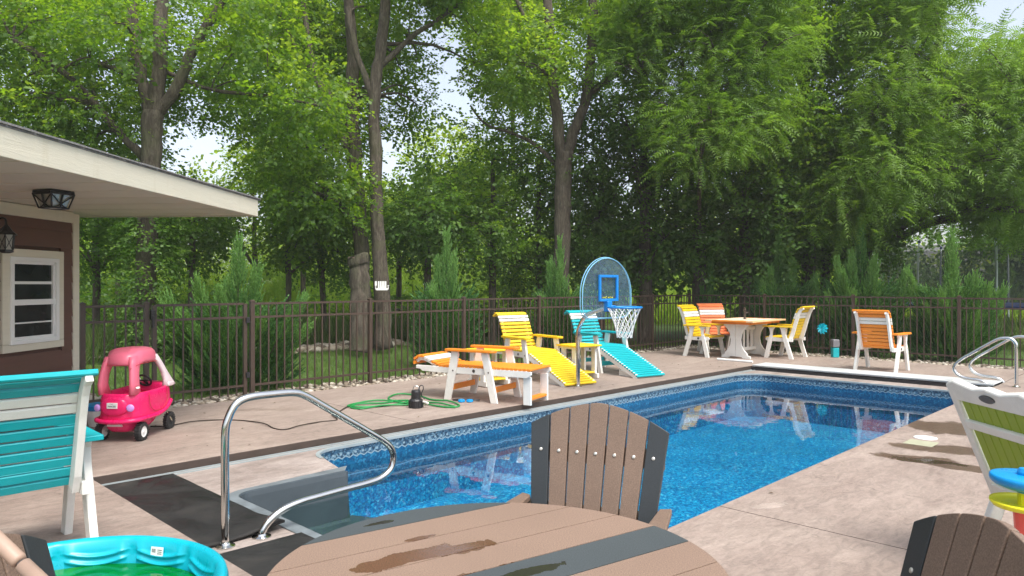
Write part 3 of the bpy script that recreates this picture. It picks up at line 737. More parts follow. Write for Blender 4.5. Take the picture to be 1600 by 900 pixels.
def dining_chair(name, label, colr, loc, rot, group, W_=.56, high=1.0, detail=False):
    t = thing(name, label, 'chair', loc, rot, group); hx = W_/2-.035; k = high
    back = [(-.16,.36),(-.20,.45),(-.245,.60),(-.29,.75),(-.335,.88),(-.375,.955*k),(-.425,.985*k)]
    for s in (-1, 1):
        b = MB(); poly_board(b, ribbon([(p[0]-.035, p[1]-.008) for p in back], [.07,.075,.07,.065,.06,.055,.05]), s*hx-.018, s*hx+.018); b.build('back_post', 'poly_white', t, bevel=.003)
        b = MB(); poly_board(b, [(-.27,.33),(-.27,.40),(-.16,.385),(.10,.405),(.25,.40),(.27,.36),(.24,.33),(.0,.325)], s*(hx+.038)-.018, s*(hx+.038)+.018); b.build('seat_rail', 'poly_white', t, bevel=.003)
        x = s*(hx+.077)
        b = MB(); poly_board(b, [(.205,0),(.285,0),(.20,.36),(.155,.47),(.17,.56),(.20,.60),(.06,.60),(.10,.55),(.115,.47),(.12,.36)], x-.02, x+.02); b.build('leg', 'poly_white', t, bevel=.003)
        b = MB(); poly_board(b, [(-.30,0),(-.22,0),(-.10,.36),(-.075,.47),(-.055,.56),(-.03,.60),(-.17,.60),(-.14,.55),(-.15,.47),(-.185,.36)], x-.02, x+.02); b.build('leg', 'poly_white', t, bevel=.003)
        b = MB(); b.prism([(-.055,-.27),(.045,-.27),(.055,.20),(.045,.28),(.02,.31),(-.03,.31),(-.055,.27)], 'z', .602, .630)
        o = b.build('armrest', colr, t, bevel=.004); o.location = (x, 0, 0)
        if detail:
            for yy, zz in ((.16,.37),(-.15,.37),(-.19,.44)):
                bb = MB(); bb.lathe([(.009,0),(.009,.004),(.0,.005)], 8); q = bb.build('bolt', 'bolt', t); q.rotation_euler = (0, s*R(90), 0); q.location = (x+s*.02 if zz < .43 else s*(hx+.018), yy, zz)
    # back slats
    L = [0]; 
    for i in range(1, len(back)): L.append(L[-1]+math.hypot(back[i][0]-back[i-1][0], back[i][1]-back[i-1][1]))
    def at(s):
        for i in range(1, len(back)):
            if s <= L[i] or i == len(back)-1:
                f = (s-L[i-1])/(L[i]-L[i-1]); y = back[i-1][0]+f*(back[i][0]-back[i-1][0]); z = back[i-1][1]+f*(back[i][1]-back[i-1][1])
                return y, z, math.atan2(back[i][1]-back[i-1][1], back[i][0]-back[i-1][0])
    n_ = 11; pitch = (L[-1]-.03)/n_
    for i in range(n_):
        y, z, a = at(.04+pitch*i); hh_ = pitch-.010
        mt = 'poly_white' if i in (n_-3, n_-4+0) else colr
        o = put('slat', slat_me(W_, .022, hh_, mt), t, (0, y+.012, z), a-math.pi/2)
    y, z, a = at(L[-1]); put('top_slat', slat_me(W_+.01, .03, .055, colr), t, (0, y-.01, z+.008), a-math.pi/2+.25)
    for i in range(8):
        s = i/7; y = -.12+s*.38; z = .412-.02*math.sin(s*math.pi)+(.0 if s < .9 else -.012)
        put('slat', slat_me(W_, .046, .022, colr), t, (0, y, z), -.35 if i == 7 else 0)
    q = MB(); q.lathe([(.0,0),(.022,0),(.022,.004),(.0,.004)], 12); o = q.build('badge', 'dark_badge', t); o.rotation_euler = (0, R(90), 0); o.location = (hx+.057, .03, .365)
    return t
grp = 'roll-back chairs around the dining table'
YC = dining_chair('patio_chair', 'yellow and white slatted chair at the left end of the dining table', 'poly_yellow', (3.86, 14.62, 0), facing((UY, -UX)), grp)
dup(YC, (5.36, 14.30, 0), facing(dV), 'yellow and white slatted chair at the right end of the dining table')
dining_chair('patio_chair', 'coral orange and white slatted chair behind the dining table', 'poly_coral', (4.36, 15.45, 0), facing((.15,-1)), grp)
dining_chair('patio_chair', 'orange and white slatted chair standing alone with its back to the pool', 'poly_orange', (6.17, 12.18, 0), facing((.75,.66)), 'roll-back chairs around the deck', detail=True)
dining_chair('patio_chair', 'big teal and white slatted chair in the left foreground, seen from behind', 'poly_teal', tuple(P(.84, 4.50, 0)), facing(dV), 'roll-back chairs around the deck', W_=.62, high=.985, detail=True)

# ================================================================== DINING TABLE
t = thing('dining_table', 'white pedestal patio table with an orange and cream top', 'table', (4.62, 14.42, 0), ROTU)
M['poly_cream'] = plain('pale_orange_plastic_lumber', (.74,.48,.25), .5, .08, 6, bmp=.15, bscale=90)
for i in range(7):
    v = -.5+1.0/7*(i+.5); mt = 'poly_cream' if i in (0, 2, 4, 6) else 'poly_white'
    b = MB(); b.box((0, v, .725), (1.16 if 0 < i < 6 else 1.42, 1.0/7-.006, .03)); b.build('top_board', mt, t, bevel=.003)
for s in (-1, 1):
    b = MB(); b.box((s*.65, 0, .725), (.115, .70, .03)); b.build('top_board', 'poly_orange', t, bevel=.003)
b = MB(); 
for s in (-1, 1): b.box((0, s*.40, .69), (1.2,.025,.05)); b.box((s*.6, 0, .69), (.025,.82,.05))
b.build('apron', 'poly_orange', t)
prof = [(.30,0),(.30,.045),(.24,.06),(.23,.10),(.17,.16),(.115,.25),(.10,.36),(.12,.47),(.17,.56),(.25,.63),(.26,.70)]
for s in (-1, 1):
    for q in (-1, 1):
        b = MB(); pts = [(.003, .03)]+[(.12,.03),(.15,0)]+prof+[(.003,.70)]
        b.prism([(q*a, z) for a, z in pts], 'x', s*.40-.022, s*.40+.022); b.build('pedestal_panel', 'poly_white', t, bevel=.004)
    b = MB(); b.box((s*.40, 0, .69), (.06,.60,.04)); b.build('cleat', 'poly_white', t)
MB().box((0,0,.56), (.76,.05,.06)).build('stretcher', 'poly_white', t); MB().box((0,0,.16), (.76,.05,.06)).build('stretcher', 'poly_white', t)
for i in range(4): MB().box((-.24+.16*i, 0, .36), (.055,.022,.36)).build('spindle', 'poly_white', t)
t = thing('umbrella_stub', 'bronze umbrella pole stub with a knob standing up through the dining table top', 'pole stub', (4.60, 14.42, .742))
MB().lathe([(.035,0),(.035,.01),(.02,.014),(.02,.17),(.026,.175),(.026,.22),(.012,.23),(0,.235)], 14).build('pole', 'fence', t, smooth=False)
MB().tube([(.02,0,.13),(.06,0,.13)], .012, 8).box((.065,0,.13), (.02,.04,.02)).build('knob', 'fence', t)

# ================================================================== CHAISE LOUNGES
def chaise(label, colr, loc, d, mode):
    t = thing('chaise_lounge', label, 'lounge chair', loc, facing(d), 'slatted chaise lounges beside the pool'); W_ = .56; hx = .262
    zr = .375
    for s in (-1, 1):
        x = s*hx
        if mode == 'flat':
            pts = [(-.56,.40),(-.56,.36),(-.50,.355),(-.46,.33),(-.3,.325),(.3,.325),(1.03,.325),(1.08,.36),(1.08,.395),(1.03,.405),(.3,.405),(.1,.405),(0,.39),(-.3,.40)]
        else:
            pts = [(-.42,.40),(-.42,.335),(.42,.325),(.55,.31),(1.36,.0),(1.43,.0),(1.43,.055),(.60,.395),(.5,.41),(.1,.41)]
        b = MB(); poly_board(b, pts, x-.018, x+.018); b.build('side_rail', 'poly_white', t, bevel=.003)
        xo = s*(hx+.04)
        b = MB(); poly_board(b, [(-.11,0),(-.02,0),(.10,.56),(.09,.60),(.0,.60),(-.01,.56)], xo-.018, xo+.018); b.build('leg', 'poly_white', t, bevel=.003)
        b = MB(); poly_board(b, [(.56,0),(.65,0),(.53,.56),(.52,.60),(.43,.60),(.43,.56)], xo-.018, xo+.018); b.build('leg', 'poly_white', t, bevel=.003)
        b = MB(); b.prism([(-.055,-.08),(.045,-.08),(.055,.5),(.05,.58),(.02,.62),(-.03,.62),(-.055,.57)], 'z', .602, .632); o = b.build('armrest', colr, t, bevel=.004); o.location = (xo, 0, 0)
        if mode == 'flat':
            b = MB(); b.box((s*(hx-.037), 1.01, .165), (.032,.10,.33)); b.build('foot_leg', 'poly_white', t, bevel=.003)
        else:
            b = MB(); poly_board(b, [(.98,0),(1.30,0),(1.30,.045),(.98,.09)], s*(hx-.04)-.016, s*(hx-.04)+.016); b.build('foot_block', 'poly_white', t, bevel=.003)
        for yy, zz in ((.035,.365),(.53,.365)):
            q = MB(); q.lathe([(.010,0),(.010,.004),(.0,.005)], 8); o = q.build('bolt', 'dark_badge', t); o.rotation_euler = (0, s*R(90), 0); o.location = (xo+s*.018, yy+(0 if yy > .2 else -.01), zz)
        q = MB(); q.lathe([(.0,0),(.02,0),(.02,.004),(.0,.004)], 12); o = q.build('badge', 'dark_badge', t); o.rotation_euler = (0, s*R(90), 0); o.location = (x+s*.018, .30, .368)
    for yy in (-.03, .575):
        b = MB(); b.box((0, yy, .15), (2*hx+.04, .022, .07)); b.build('stretcher', colr, t, bevel=.003)
    if mode == 'flat':
        b = MB(); b.box((0, 1.01, .07), (2*hx-.11, .09, .03)); b.build('stretcher', colr, t, bevel=.003)
        path = [(-.02,.415),(-.10,.405),(-.2,.41),(-.30,.445),(-.39,.49),(-.47,.515),(-.54,.515),(-.585,.48),(-.59,.43)]
        seat = [(.02,.417),(1.05,.417)]; cut = (6, 7)
    else:
        path = [(-.01,.43),(-.06,.50),(-.12,.62),(-.175,.74),(-.22,.84),(-.26,.91),(-.31,.955),(-.37,.965),(-.405,.93)]
        seat = [(.05,.42),(.50,.422),(1.36,.075),(1.44,.035)]; cut = (8, 9)
    def run(path, pitch, nm, whites=(), th=.027, sgn=1):
        L = [0]
        for i in range(1, len(path)): L.append(L[-1]+math.hypot(path[i][0]-path[i-1][0], path[i][1]-path[i-1][1]))
        k = int(L[-1]/pitch)
        for j in range(k+1):
            s = min(L[-1]*j/k, L[-1]-1e-4)
            i = max(x for x in range(len(L)-1) if L[x] <= s); f = (s-L[i])/(L[i+1]-L[i])
            y = path[i][0]+f*(path[i+1][0]-path[i][0]); z = path[i][1]+f*(path[i+1][1]-path[i][1]); a = math.atan2(path[i+1][1]-path[i][1], path[i+1][0]-path[i][0])
            put('slat', slat_me(W_, pitch-.014, th, 'poly_white' if j in whites else colr), t, (0, y, z), a)
    run(path, .057, 'slat', cut); run(seat, .057, 'slat')
    for s in (-1, 1):
        b = MB(); poly_board(b, ribbon([(p[0], p[1]-.0) if mode == 'flat' else (p[0], p[1]) for p in [(q[0]+(.0 if mode=='flat' else -.035), q[1]-(.035 if mode=='flat' else .01)) for q in path[:-1]]], .045), s*(hx-.045)-.016, s*(hx-.045)+.016); b.build('back_rail', 'poly_white', t, bevel=.002)
    return t
chaise('orange and white chaise lounge reclined flat, nearest of the three beside the pool', 'poly_orange', tuple(P(6.20, 6.93, 0)), (.88,-.475), 'flat')
chaise('yellow and white chaise lounge with its back raised, between the orange and teal ones', 'poly_yellow', (.16, 11.46, 0), (.555,-.83), 'up')
chaise('teal and white chaise lounge with its back raised, behind the basketball hoop', 'poly_teal', (1.36, 12.40, 0), (.53,-.85), 'up')
q = G(720, 606, .19)
t = thing('swim_goggles', 'blue and black swim goggles lying under the flat orange lounge chair', 'goggles', (q.x+.05, q.y+.12, .0))
for s in (-1, 1): MB().lathe([(.035,.0),(.045,.012),(.04,.03),(.02,.036)], 12, (s*.05, 0, .0)).build('lens', 'pool_toy_blue', t)
MB().tube(smooth_path([(-.09,0,.02),(-.16,.05,.02),(-.06,.12,.02),(.1,.1,.015),(.17,.04,.02),(.09,0,.02)]), .008, 6).build('strap', 'black_plastic', t)
def side_table(label, colr, loc, d):
    t = thing('side_table', label, 'side table', loc, facing(d), 'small slatted side tables between the lounges')
    for i in range(6):
        put('slat', slat_me(.50, .075, .024, colr), t, (0, -.205+.082*i, .502))
    for s in (-1, 1):
        for q in (-1, 1): MB().box((s*.19, q*.13, .28), (.035,.09,.42)).build('leg', 'poly_white', t, bevel=.003)
        MB().box((s*.19, 0, .472), (.03,.44,.036)).build('rail', 'poly_white', t)
        MB().box((s*.19, 0, .045), (.036,.46,.07)).build('foot', 'poly_white', t, bevel=.004)
    for i in range(4): put('slat', slat_me(.40, .075, .02, colr), t, (0, -.13+.088*i, .092))
    return t
side_table('yellow topped side table behind the hoop pole, between yellow and teal lounges', 'poly_yellow', (1.02, 11.12, 0), (.55,-.83))
side_table('yellow topped side table between the orange and yellow lounges', 'poly_yellow', (-.33, 10.35, 0), (.6,-.8))

# ================================================================== BASKETBALL HOOP
hb_ = thing('basketball_hoop', 'poolside basketball hoop with clear arched backboard, blue rim and white net', 'basketball hoop', (.92, 10.18, 0), facing((UY, -UX)))
MB().tube(smooth_path([(0,0,0),(0,0,.4),(0,0,.72),(.0,.04,.86),(.0,.14,.99),(.0,.28,1.05),(.0,.50,1.11)], 6), .03, 14).build('pole', 'steel', hb_, smooth=True)
MB().lathe([(.06,0),(.06,.012),(.035,.02)], 16).build('base_flange', 'steel', hb_)
BW, BZ0, BZ1 = .55, .965, 1.79
def arch(w_, z0, z1, r0, n_=12):
    pts = [(-w_+r0*.0, z0+r0)]; pts = []
    for i in range(6): a = math.pi+math.pi/2*i/5; pts.append((-w_+r0+r0*math.cos(a), z0+r0+r0*math.sin(a)))
    for i in range(6): a = -math.pi/2+math.pi/2*i/5; pts.append((w_-r0+r0*math.cos(a), z0+r0+r0*math.sin(a)))
    zc = z1-w_*.9
    for i in range(n_*2+1): a = math.pi*i/(2*n_); pts.append((w_*math.cos(a), zc+(z1-zc)*math.sin(a)))
    return pts
m, n, p, out = nodes_of('clear_acrylic'); n.nodes.remove(p); tb = n.nodes.new('ShaderNodeBsdfTransparent'); tb.inputs[0].default_value = (.90,.95,.98,1)
gb = n.nodes.new('ShaderNodeBsdfGlossy'); gb.inputs['Roughness'].default_value = .05; db = n.nodes.new('ShaderNodeBsdfDiffuse'); db.inputs[0].default_value = (.25,.5,.68,1)
mx = n.nodes.new('ShaderNodeMixShader'); mx.inputs[0].default_value = .05; mx2 = n.nodes.new('ShaderNodeMixShader')
sc_n = noise(n, 9, 4, .7, 2, objco(n)); rr = ramp(n, sc_n.outputs[0], [(.4, .05), (.75, .14)])
n.links.new(rr.outputs[0], mx2.inputs[0]); n.links.new(tb.outputs[0], mx2.inputs[1]); n.links.new(db.outputs[0], mx2.inputs[2])
n.links.new(mx2.outputs[0], mx.inputs[1]); n.links.new(gb.outputs[0], mx.inputs[2]); n.links.new(mx.outputs[0], out.inputs[0]); M['acrylic'] = m
m, n, p, out = nodes_of('blue_tinted_acrylic_edge'); p.inputs['Base Color'].default_value = (.22,.50,.66,1); p.inputs['Roughness'].default_value = .2; M['acrylic_edge'] = m
MB().prism(arch(BW-.02, BZ0+.02, BZ1-.02, .16), 'y', .505, .511).build('backboard', 'acrylic', hb_)
o_ = MB().tube([(a, .515, z) for a, z in arch(BW-.012, BZ0+.012, BZ1-.012, .16)], .007, 8, closed=True); o_.tube([(a, .488, z) for a, z in arch(BW, BZ0, BZ1, .17)], .006, 8, closed=True); bf = o_.build('board_frame', 'acrylic_edge', hb_)
sqr = MB()
for c, d in (((0,.53,1.215),(.42,.028,.035)), ((0,.53,1.535),(.42,.028,.035)), ((-.19,.53,1.375),(.04,.027,.30)), ((.19,.53,1.375),(.04,.027,.30))): sqr.box(c, d)
sqr.build('target_square', 'blue_rim', hb_, bevel=.004)
mk = MB()
for i, (x, zz, ww) in enumerate(((-.10,1.30,.03),(-.055,1.305,.018),(-.02,1.30,.035),(.03,1.31,.02),(.06,1.30,.03),(.10,1.30,.02))): mk.box((x, .5145, zz-.05), (ww*.7,.003,.012)).box((x+.004, .5146, zz-.075), (ww*.4,.003,.008))
mk.build('board_print', 'toy_yellow', hb_)
MB().box((0,.52,1.13), (.10,.08,.14)).box((0,.58,1.12), (.085,.09,.05)).build('bracket', 'blue_rim', hb_, bevel=.008)
RC = (0, .79, 1.122); RR = .225
MB().tube([(RC[0]+RR*math.cos(a), RC[1]+RR*math.sin(a), RC[2]) for a in np.linspace(0, 2*math.pi, 33)[:-1]], .013, 8, closed=True).build('rim', 'blue_rim', hb_, smooth=True)
MB().box((0,.575,1.122), (.08,.10,.026)).build('rim_neck', 'blue_rim', hb_)
net = MB(); K = 12
def npnt(a, lv_): 
    r_ = [RR, .185, .155, .13, .112, .102, .10][lv_]; z_ = [0,-.075,-.15,-.225,-.295,-.355,-.40][lv_]
    return (RC[0]+r_*math.cos(a), RC[1]+r_*math.sin(a), RC[2]+z_)
for i in range(K):
    for sg in (1, -1):
        pts = [npnt(2*math.pi*(i+sg*.5*l)/K, l) for l in range(7)]; net.tube(smooth_path(pts, 2), .0055, 4, cap=False)
net.build('net', 'net_cord', hb_)

# ================================================================== ROUND TABLE (foreground)
TC = Vector((-.033, 1.738, 0)); TR = .5405
def table_mat(name, base, stains_):
    m, n, p, out = nodes_of(name); pos = geo_pos(n)
    a = noise(n, 300, 3, .8, vec=pos); b_ = noise(n, 3, 4, .6, vec=pos)
    r = ramp(n, a.outputs[0], [(.35, tuple(x*.62 for x in base)), (.65, tuple(min(1,x*1.36) for x in base))]); k = ramp(n, b_.outputs[0], [(.3, .92), (.7, 1.04)])
    cc = mixc(n, 1.0, r.outputs[0], k.outputs[0], 'MULTIPLY'); rough = .62
    sep = n.nodes.new('ShaderNodeSeparateXYZ'); n.links.new(pos, sep.inputs[0]); wn = noise(n, 13, 6, .65, .5, pos); tot = None
    for (cx_, cy_, rx, ry, an) in stains_:
        dx = mth(n, 'SUBTRACT', sep.outputs[0], cx_); dy = mth(n, 'SUBTRACT', sep.outputs[1], cy_); ca, sa = math.cos(an), math.sin(an)
        ex = mth(n, 'DIVIDE', mth(n, 'ADD', mth(n, 'MULTIPLY', dx, ca), mth(n, 'MULTIPLY', dy, sa)), rx); ey = mth(n, 'DIVIDE', mth(n, 'SUBTRACT', mth(n, 'MULTIPLY', dy, ca), mth(n, 'MULTIPLY', dx, sa)), ry)
        d = mth(n, 'SQRT', mth(n, 'ADD', mth(n, 'MULTIPLY', ex, ex), mth(n, 'MULTIPLY', ey, ey))); d = mth(n, 'ADD', d, mth(n, 'MULTIPLY', mth(n, 'SUBTRACT', wn.outputs[0], .5), 2.0))
        k = ramp(n, d, [(.9, 1.0), (1.0, 0.0)]).outputs[0]; tot = k if tot is None else mth(n, 'MAXIMUM', tot, k)
    if tot is not None:
        cc = mixc(n, tot, cc, mixc(n, 1.0, cc, (.56,.44,.36), 'MULTIPLY'))
        rough = mth(n, 'SUBTRACT', .62, mth(n, 'MULTIPLY', tot, .585)); n.links.new(rough, p.inputs['Roughness'])
        bs = mth(n, 'MULTIPLY', a.outputs[0], mth(n, 'SUBTRACT', 1.0, mth(n, 'MULTIPLY', tot, .85)))
        h2 = mth(n, 'ADD', bs, mth(n, 'MULTIPLY', tot, mth(n, 'MULTIPLY', noise(n, 18, 3, .6, 0, pos).outputs[0], 1.4)))
        bump(n, p, h2, .2, .003)
    else: p.inputs['Roughness'].default_value = rough; bump(n, p, a.outputs[0], .2, .001)
    n.links.new(cc, p.inputs['Base Color']); return m
DA = math.atan2(.566, .824)       # board direction
sts = []
for px, py, rx, ry in ((650,868,.13,.042),(725,856,.10,.034),(590,884,.06,.035),(740,905,.22,.04),(655,841,.05,.012)):
    q = G(px, py, .74); sts.append((q.x, q.y, rx, ry, DA))
M['table_brown'] = table_mat('wet_brown_table_board', (.235,.158,.115), sts)
q1 = G(830, 893, .74); q2 = G(590, 818, .74)
M['table_dark'] = table_mat('wet_charcoal_table_board', (.055,.066,.07), [(q1.x, q1.y, .12, .022, DA), (q2.x, q2.y, .05, .012, DA)])
t = thing('round_table', 'round brown patio table with charcoal boards and a puddle in the foreground', 'table', TC, DA)
edges = [-.5405,-.40,-.26,-.12,.0205,.152,.291,.428,.5405]; cols = ['table_dark','table_brown','table_brown','table_dark','table_brown','table_brown','table_brown','table_dark']
for i in range(8):
    a, b_ = edges[i]+.0019, edges[i+1]-.0019; a = max(a, -TR+.002); b_ = min(b_, TR-.002); pts = []
    for j in range(13): w_ = a+(b_-a)*j/12; pts.append((math.sqrt(max(TR*TR-w_*w_, 1e-6)), w_))
    for j in range(13): w_ = b_+(a-b_)*j/12; pts.append((-math.sqrt(max(TR*TR-w_*w_, 1e-6)), w_))
    MB().prism(pts, 'z', .714, .74).build('table_board', cols[i], t)
MB().lathe([(0,.7125),(.53,.7125)], 48, caps=False).build('gap_shade_disc', 'poly_dark', t)  # dark disc added to put shade into the gaps between boards
b = MB()
for s in (-1, 1): b.box((s*.27, 0, .70), (.08,.92,.026))
b.build('batten', 'poly_dark', t)
for s in (-1, 1):
    for q in (-1, 1): MB().bar((s*.27, q*.27, .69), (s*.36, q*.36, 0), .07, .04, (0,1,0)).build('leg', 'poly_dark', t, bevel=.003)
MB().box((0,0,.36), (.66,.06,.04)).build('stretcher', 'poly_brown', t); MB().box((0,0,.401), (.06,.66,.04)).build('stretcher', 'poly_brown', t)

# ================================================================== ADIRONDACK CHAIRS
def adirondack(label, loc, rot):
    t = thing('adirondack_chair', label, 'chair', loc, rot, 'brown adirondack chairs around the round table')
    zb, yb, lean = .34, -.13, R(17); n_ = 7; p0, p1 = .060, .0765
    Rm = Matrix.Rotation(lean, 4, 'X')                 # lean back (towards -y)
    for i in range(n_):
        s = i-3; c0, c1 = s*p0, s*p1; w0, w1 = .0545/2, .0705/2
        top = lambda x: .660-.95*x*x-.1*abs(x)
        pts = [(c0-w0, 0), (c0+w0, 0)]
        for k in range(6): x = c1+w1-2*w1*k/5; pts.append((x, top(x)))
        b = MB(); b.prism(pts, 'y', -.011, .011); mt = 'poly_dark' if i in (0, 6) else 'poly_brown'
        sl_o = b.build('back_slat', mt, t, bevel=.0025, seg=2)
        sl_o.matrix_local = Matrix.Translation((0, yb, zb)) @ Rm
        for hz in (.12, .47):
            q = MB(); q.lathe([(.0065,0),(.0065,.002),(.004,.0035),(0,.0035)], 10); o = q.build('bolt', 'bolt', sl_o); o.rotation_euler = (R(-90), 0, 0); f = hz/.675; o.location = (c0+(c1-c0)*f, .0115, hz)
    for hz, ww in ((.12,.44),(.47,.50)):
        b = MB(); b.box((0,-.025,hz), (ww,.026,.07)); o = b.build('back_brace', 'poly_brown', t, bevel=.003); o.matrix_local = Matrix.Translation((0, yb, zb)) @ Rm
    for i in range(7):
        s_ = i/6; put('seat_slat', slat_me(.50, .062, .022, 'poly_brown'), t, (0, -.10+.44*s_, .385+.03*s_-.01*math.sin(s_*3.1)), .06)
    for s in (-1, 1):
        b = MB(); poly_board(b, [(-.42,.0),(-.36,0),(-.10,.30),(.38,.35),(.38,.415),(.30,.42),(-.14,.37),(-.20,.33)], s*.235-.014, s*.235+.014); b.build('side_rail', 'poly_dark', t, bevel=.003)
        b = MB(); b.box((s*.262,.33,.30), (.026,.10,.60)); b.build('front_leg', 'poly_dark', t, bevel=.003)
        b = MB(); b.prism([(-.03,-.22),(.012,-.24),(.055,.30),(.05,.38),(.0,.42),(-.05,.38)] if s > 0 else [(.03,-.22),(-.012,-.24),(-.055,.30),(-.05,.38),(.0,.42),(.05,.38)], 'z', .602, .626); o = b.build('armrest', 'poly_brown', t, bevel=.004); o.location = (s*.272, 0, 0)
    b = MB(); b.box((0,-.235,.585), (.54,.045,.03)); b.build('arm_brace', 'poly_brown', t, bevel=.003)
    return t
A0 = adirondack('brown and charcoal adirondack chair across the round table in front of the pool', (.215, 2.47, 0), facing((-.37,-.93)))
dup(A0, (.61, 1.40, 0), facing((-1,.05)), 'brown and charcoal adirondack chair cut off at the bottom right corner')
dup(A0, (-.66, 1.30, 0), facing((1,.12)), 'brown and charcoal adirondack chair cut off at the bottom left corner')

# ================================================================== LIME CHAIR (right)
t = thing('lime_chair', 'white framed high-back chair with lime green slats at the right edge, seen from behind', 'chair', (2.78, 3.56, 0), facing((1,.02)))
# local: +y forward (world +x), x to the world -y side
lean = math.atan2(.25, .60); Rm = Matrix.Rotation(lean, 4, 'X'); Rb = Matrix.Translation((0, -.20, .28)) @ Rm
for s in (-1, 1):
    o = MB().box((s*.29, 0, .33), (.055,.045,.70)).build('back_post', 'poly_white', t, bevel=.012, seg=3); o.matrix_local = Rb
    MB().bar((s*.29,-.16,.42), (s*.30,-.30,0), .045, .07, (1,0,0)).build('leg', 'poly_white', t, bevel=.008, seg=2)
    MB().bar((s*.29,.22,.60), (s*.30,.30,0), .045, .07, (1,0,0)).build('leg', 'poly_white', t, bevel=.008, seg=2)
    MB().box((s*.29,.04,.35), (.04,.56,.07)).build('side_rail', 'poly_white', t, bevel=.006)
    MB().box((s*.33,.06,.615), (.09,.56,.03)).build('armrest', 'poly_white', t, bevel=.008)
top = [(-.30,.59),(-.30,.685),(-.24,.70),(-.10,.675),(.0,.69),(.10,.675),(.24,.70),(.30,.685),(.30,.59)]
o = MB().prism(top, 'y', -.022, .022).build('top_rail', 'poly_white', t, bevel=.006); o.matrix_local = Rb
q = MB().prism([(.055*math.cos(a), .020*math.sin(a)) for a in np.linspace(0, 2*math.pi, 21)[:-1]], 'y', -.004, .004).build('badge', 'dark_badge', o); q.location = (0, -.025, .640)
for z_, hh in ((.455,.05),(.09,.055)):
    o = MB().box((0, -.006, z_), (.54,.038,hh)).build('cross_rail', 'poly_white', t, bevel=.006); o.matrix_local = Rb
for i in range(8):
    o = MB().box((-.225+.0643*i, .002, .345), (.060,.016,.50)).build('back_slat', 'poly_lime', t, bevel=.003); o.matrix_local = Rb
for i in range(7): put('seat_slat', slat_me(.54, .066, .02, 'poly_lime'), t, (0, -.14+.075*i, .396))
# ================================================================== RIDE-ON CAR
t = thing('ride_on_car', 'pink toddler ride-on car with a roof and lilac lamps on the deck by the gate', 'toy car', (-3.55, 6.90, 0), facing((.06, 1)))
def superell(hx, hy, n_=28, e=3.2):
    out_ = []
    for i in range(n_):
        a = 2*math.pi*i/n_; c, s = math.cos(a), math.sin(a)
        out_.append((hx*math.copysign(abs(c)**(2/e), c), hy*math.copysign(abs(s)**(2/e), s)))
    return out_
def loft(rings, cap0=True, cap1=True):
    mb = MB(); n_ = len(rings[0]); vs = [q for r_ in rings for q in r_]; fs = []
    for i in range(len(rings)-1):
        for j in range(n_): fs.append((i*n_+j, i*n_+(j+1)%n_, (i+1)*n_+(j+1)%n_, (i+1)*n_+j))
    if cap0: fs.append(tuple(range(n_))[::-1])
    if cap1: fs.append(tuple(range((len(rings)-1)*n_, len(rings)*n_)))
    return mb.add(vs, fs)
lev = [(.085,.11,.19,-.10),(.12,.135,.24,-.09),(.165,.15,.27,-.07),(.185,.175,.31,-.04),(.205,.205,.35,-.015),(.235,.212,.365,0),(.26,.205,.362,0),(.32,.208,.368,0),(.38,.205,.362,0),(.42,.20,.352,0),(.437,.192,.342,0),
       (.437,.172,.322,0),(.40,.170,.318,0),(.25,.16,.30,0),(.20,.14,.26,-.03)]
rings = []
for z, hx, hy, cy in lev: rings.append([(x, y+cy, z+(.03*max(0, (y)/.36)**2 if z > .36 else 0)) for x, y in superell(hx, hy)])
loft(rings).build('body', 'hot_pink', t, smooth=True)
# raised rear boot bulge, framing the plate
bl = []
for k, (d, s) in enumerate(((0,1),(.018,.96),(.026,.85))):
    bl.append([(x*.125*s/.125, -.352-d, .325+z) for x, z in [(a*1.0, b_) for a, b_ in superell(.125*s, .085*s, 24, 2.6)]])
loft(bl, False, True).build('boot', 'hot_pink', t, smooth=True)
bmp_ = MB().tube(smooth_path([(-.205,-.20,.20),(-.19,-.31,.20),(-.12,-.365,.195),(0,-.382,.19),(.12,-.365,.195),(.19,-.31,.20),(.205,-.20,.20),(.21,0,.205),(.205,.16,.24),(.18,.28,.29)], 4), .022, 8); bmp_.build('bumper', 'hot_pink', t, smooth=True)
for s in (-1, 1):
    MB().lathe([(.034,0),(.034,.006),(.024,.016),(0,.02)], 16).build('lamp', 'lilac', t, smooth=False)
    o = kids(t)[-1] if False else C.objects[-1]; o.rotation_euler = (R(90), 0, s*R(14)); o.location = (s*.152, -.355, .315)
pl = MB().box((0,-.383,.338), (.098,.008,.052)).build('number_plate', 'paper', t, bevel=.002)
text_mesh('PRINCESS', .017, 'print_dark', 'lettering', pl, Matrix.Translation((0,-.3878,.332)) @ Matrix.Rotation(R(90), 4, 'X'))
text_mesh('* * *', .012, 'print_dark', 'lettering', pl, Matrix.Translation((0,-.3878,.352)) @ Matrix.Rotation(R(90), 4, 'X'))
MB().prism([(-.075,.145),(.075,.145),(.055,.185),(-.055,.185)], 'y', -.352, -.335).build('rear_panel', 'pale_pink', t, bevel=.003)
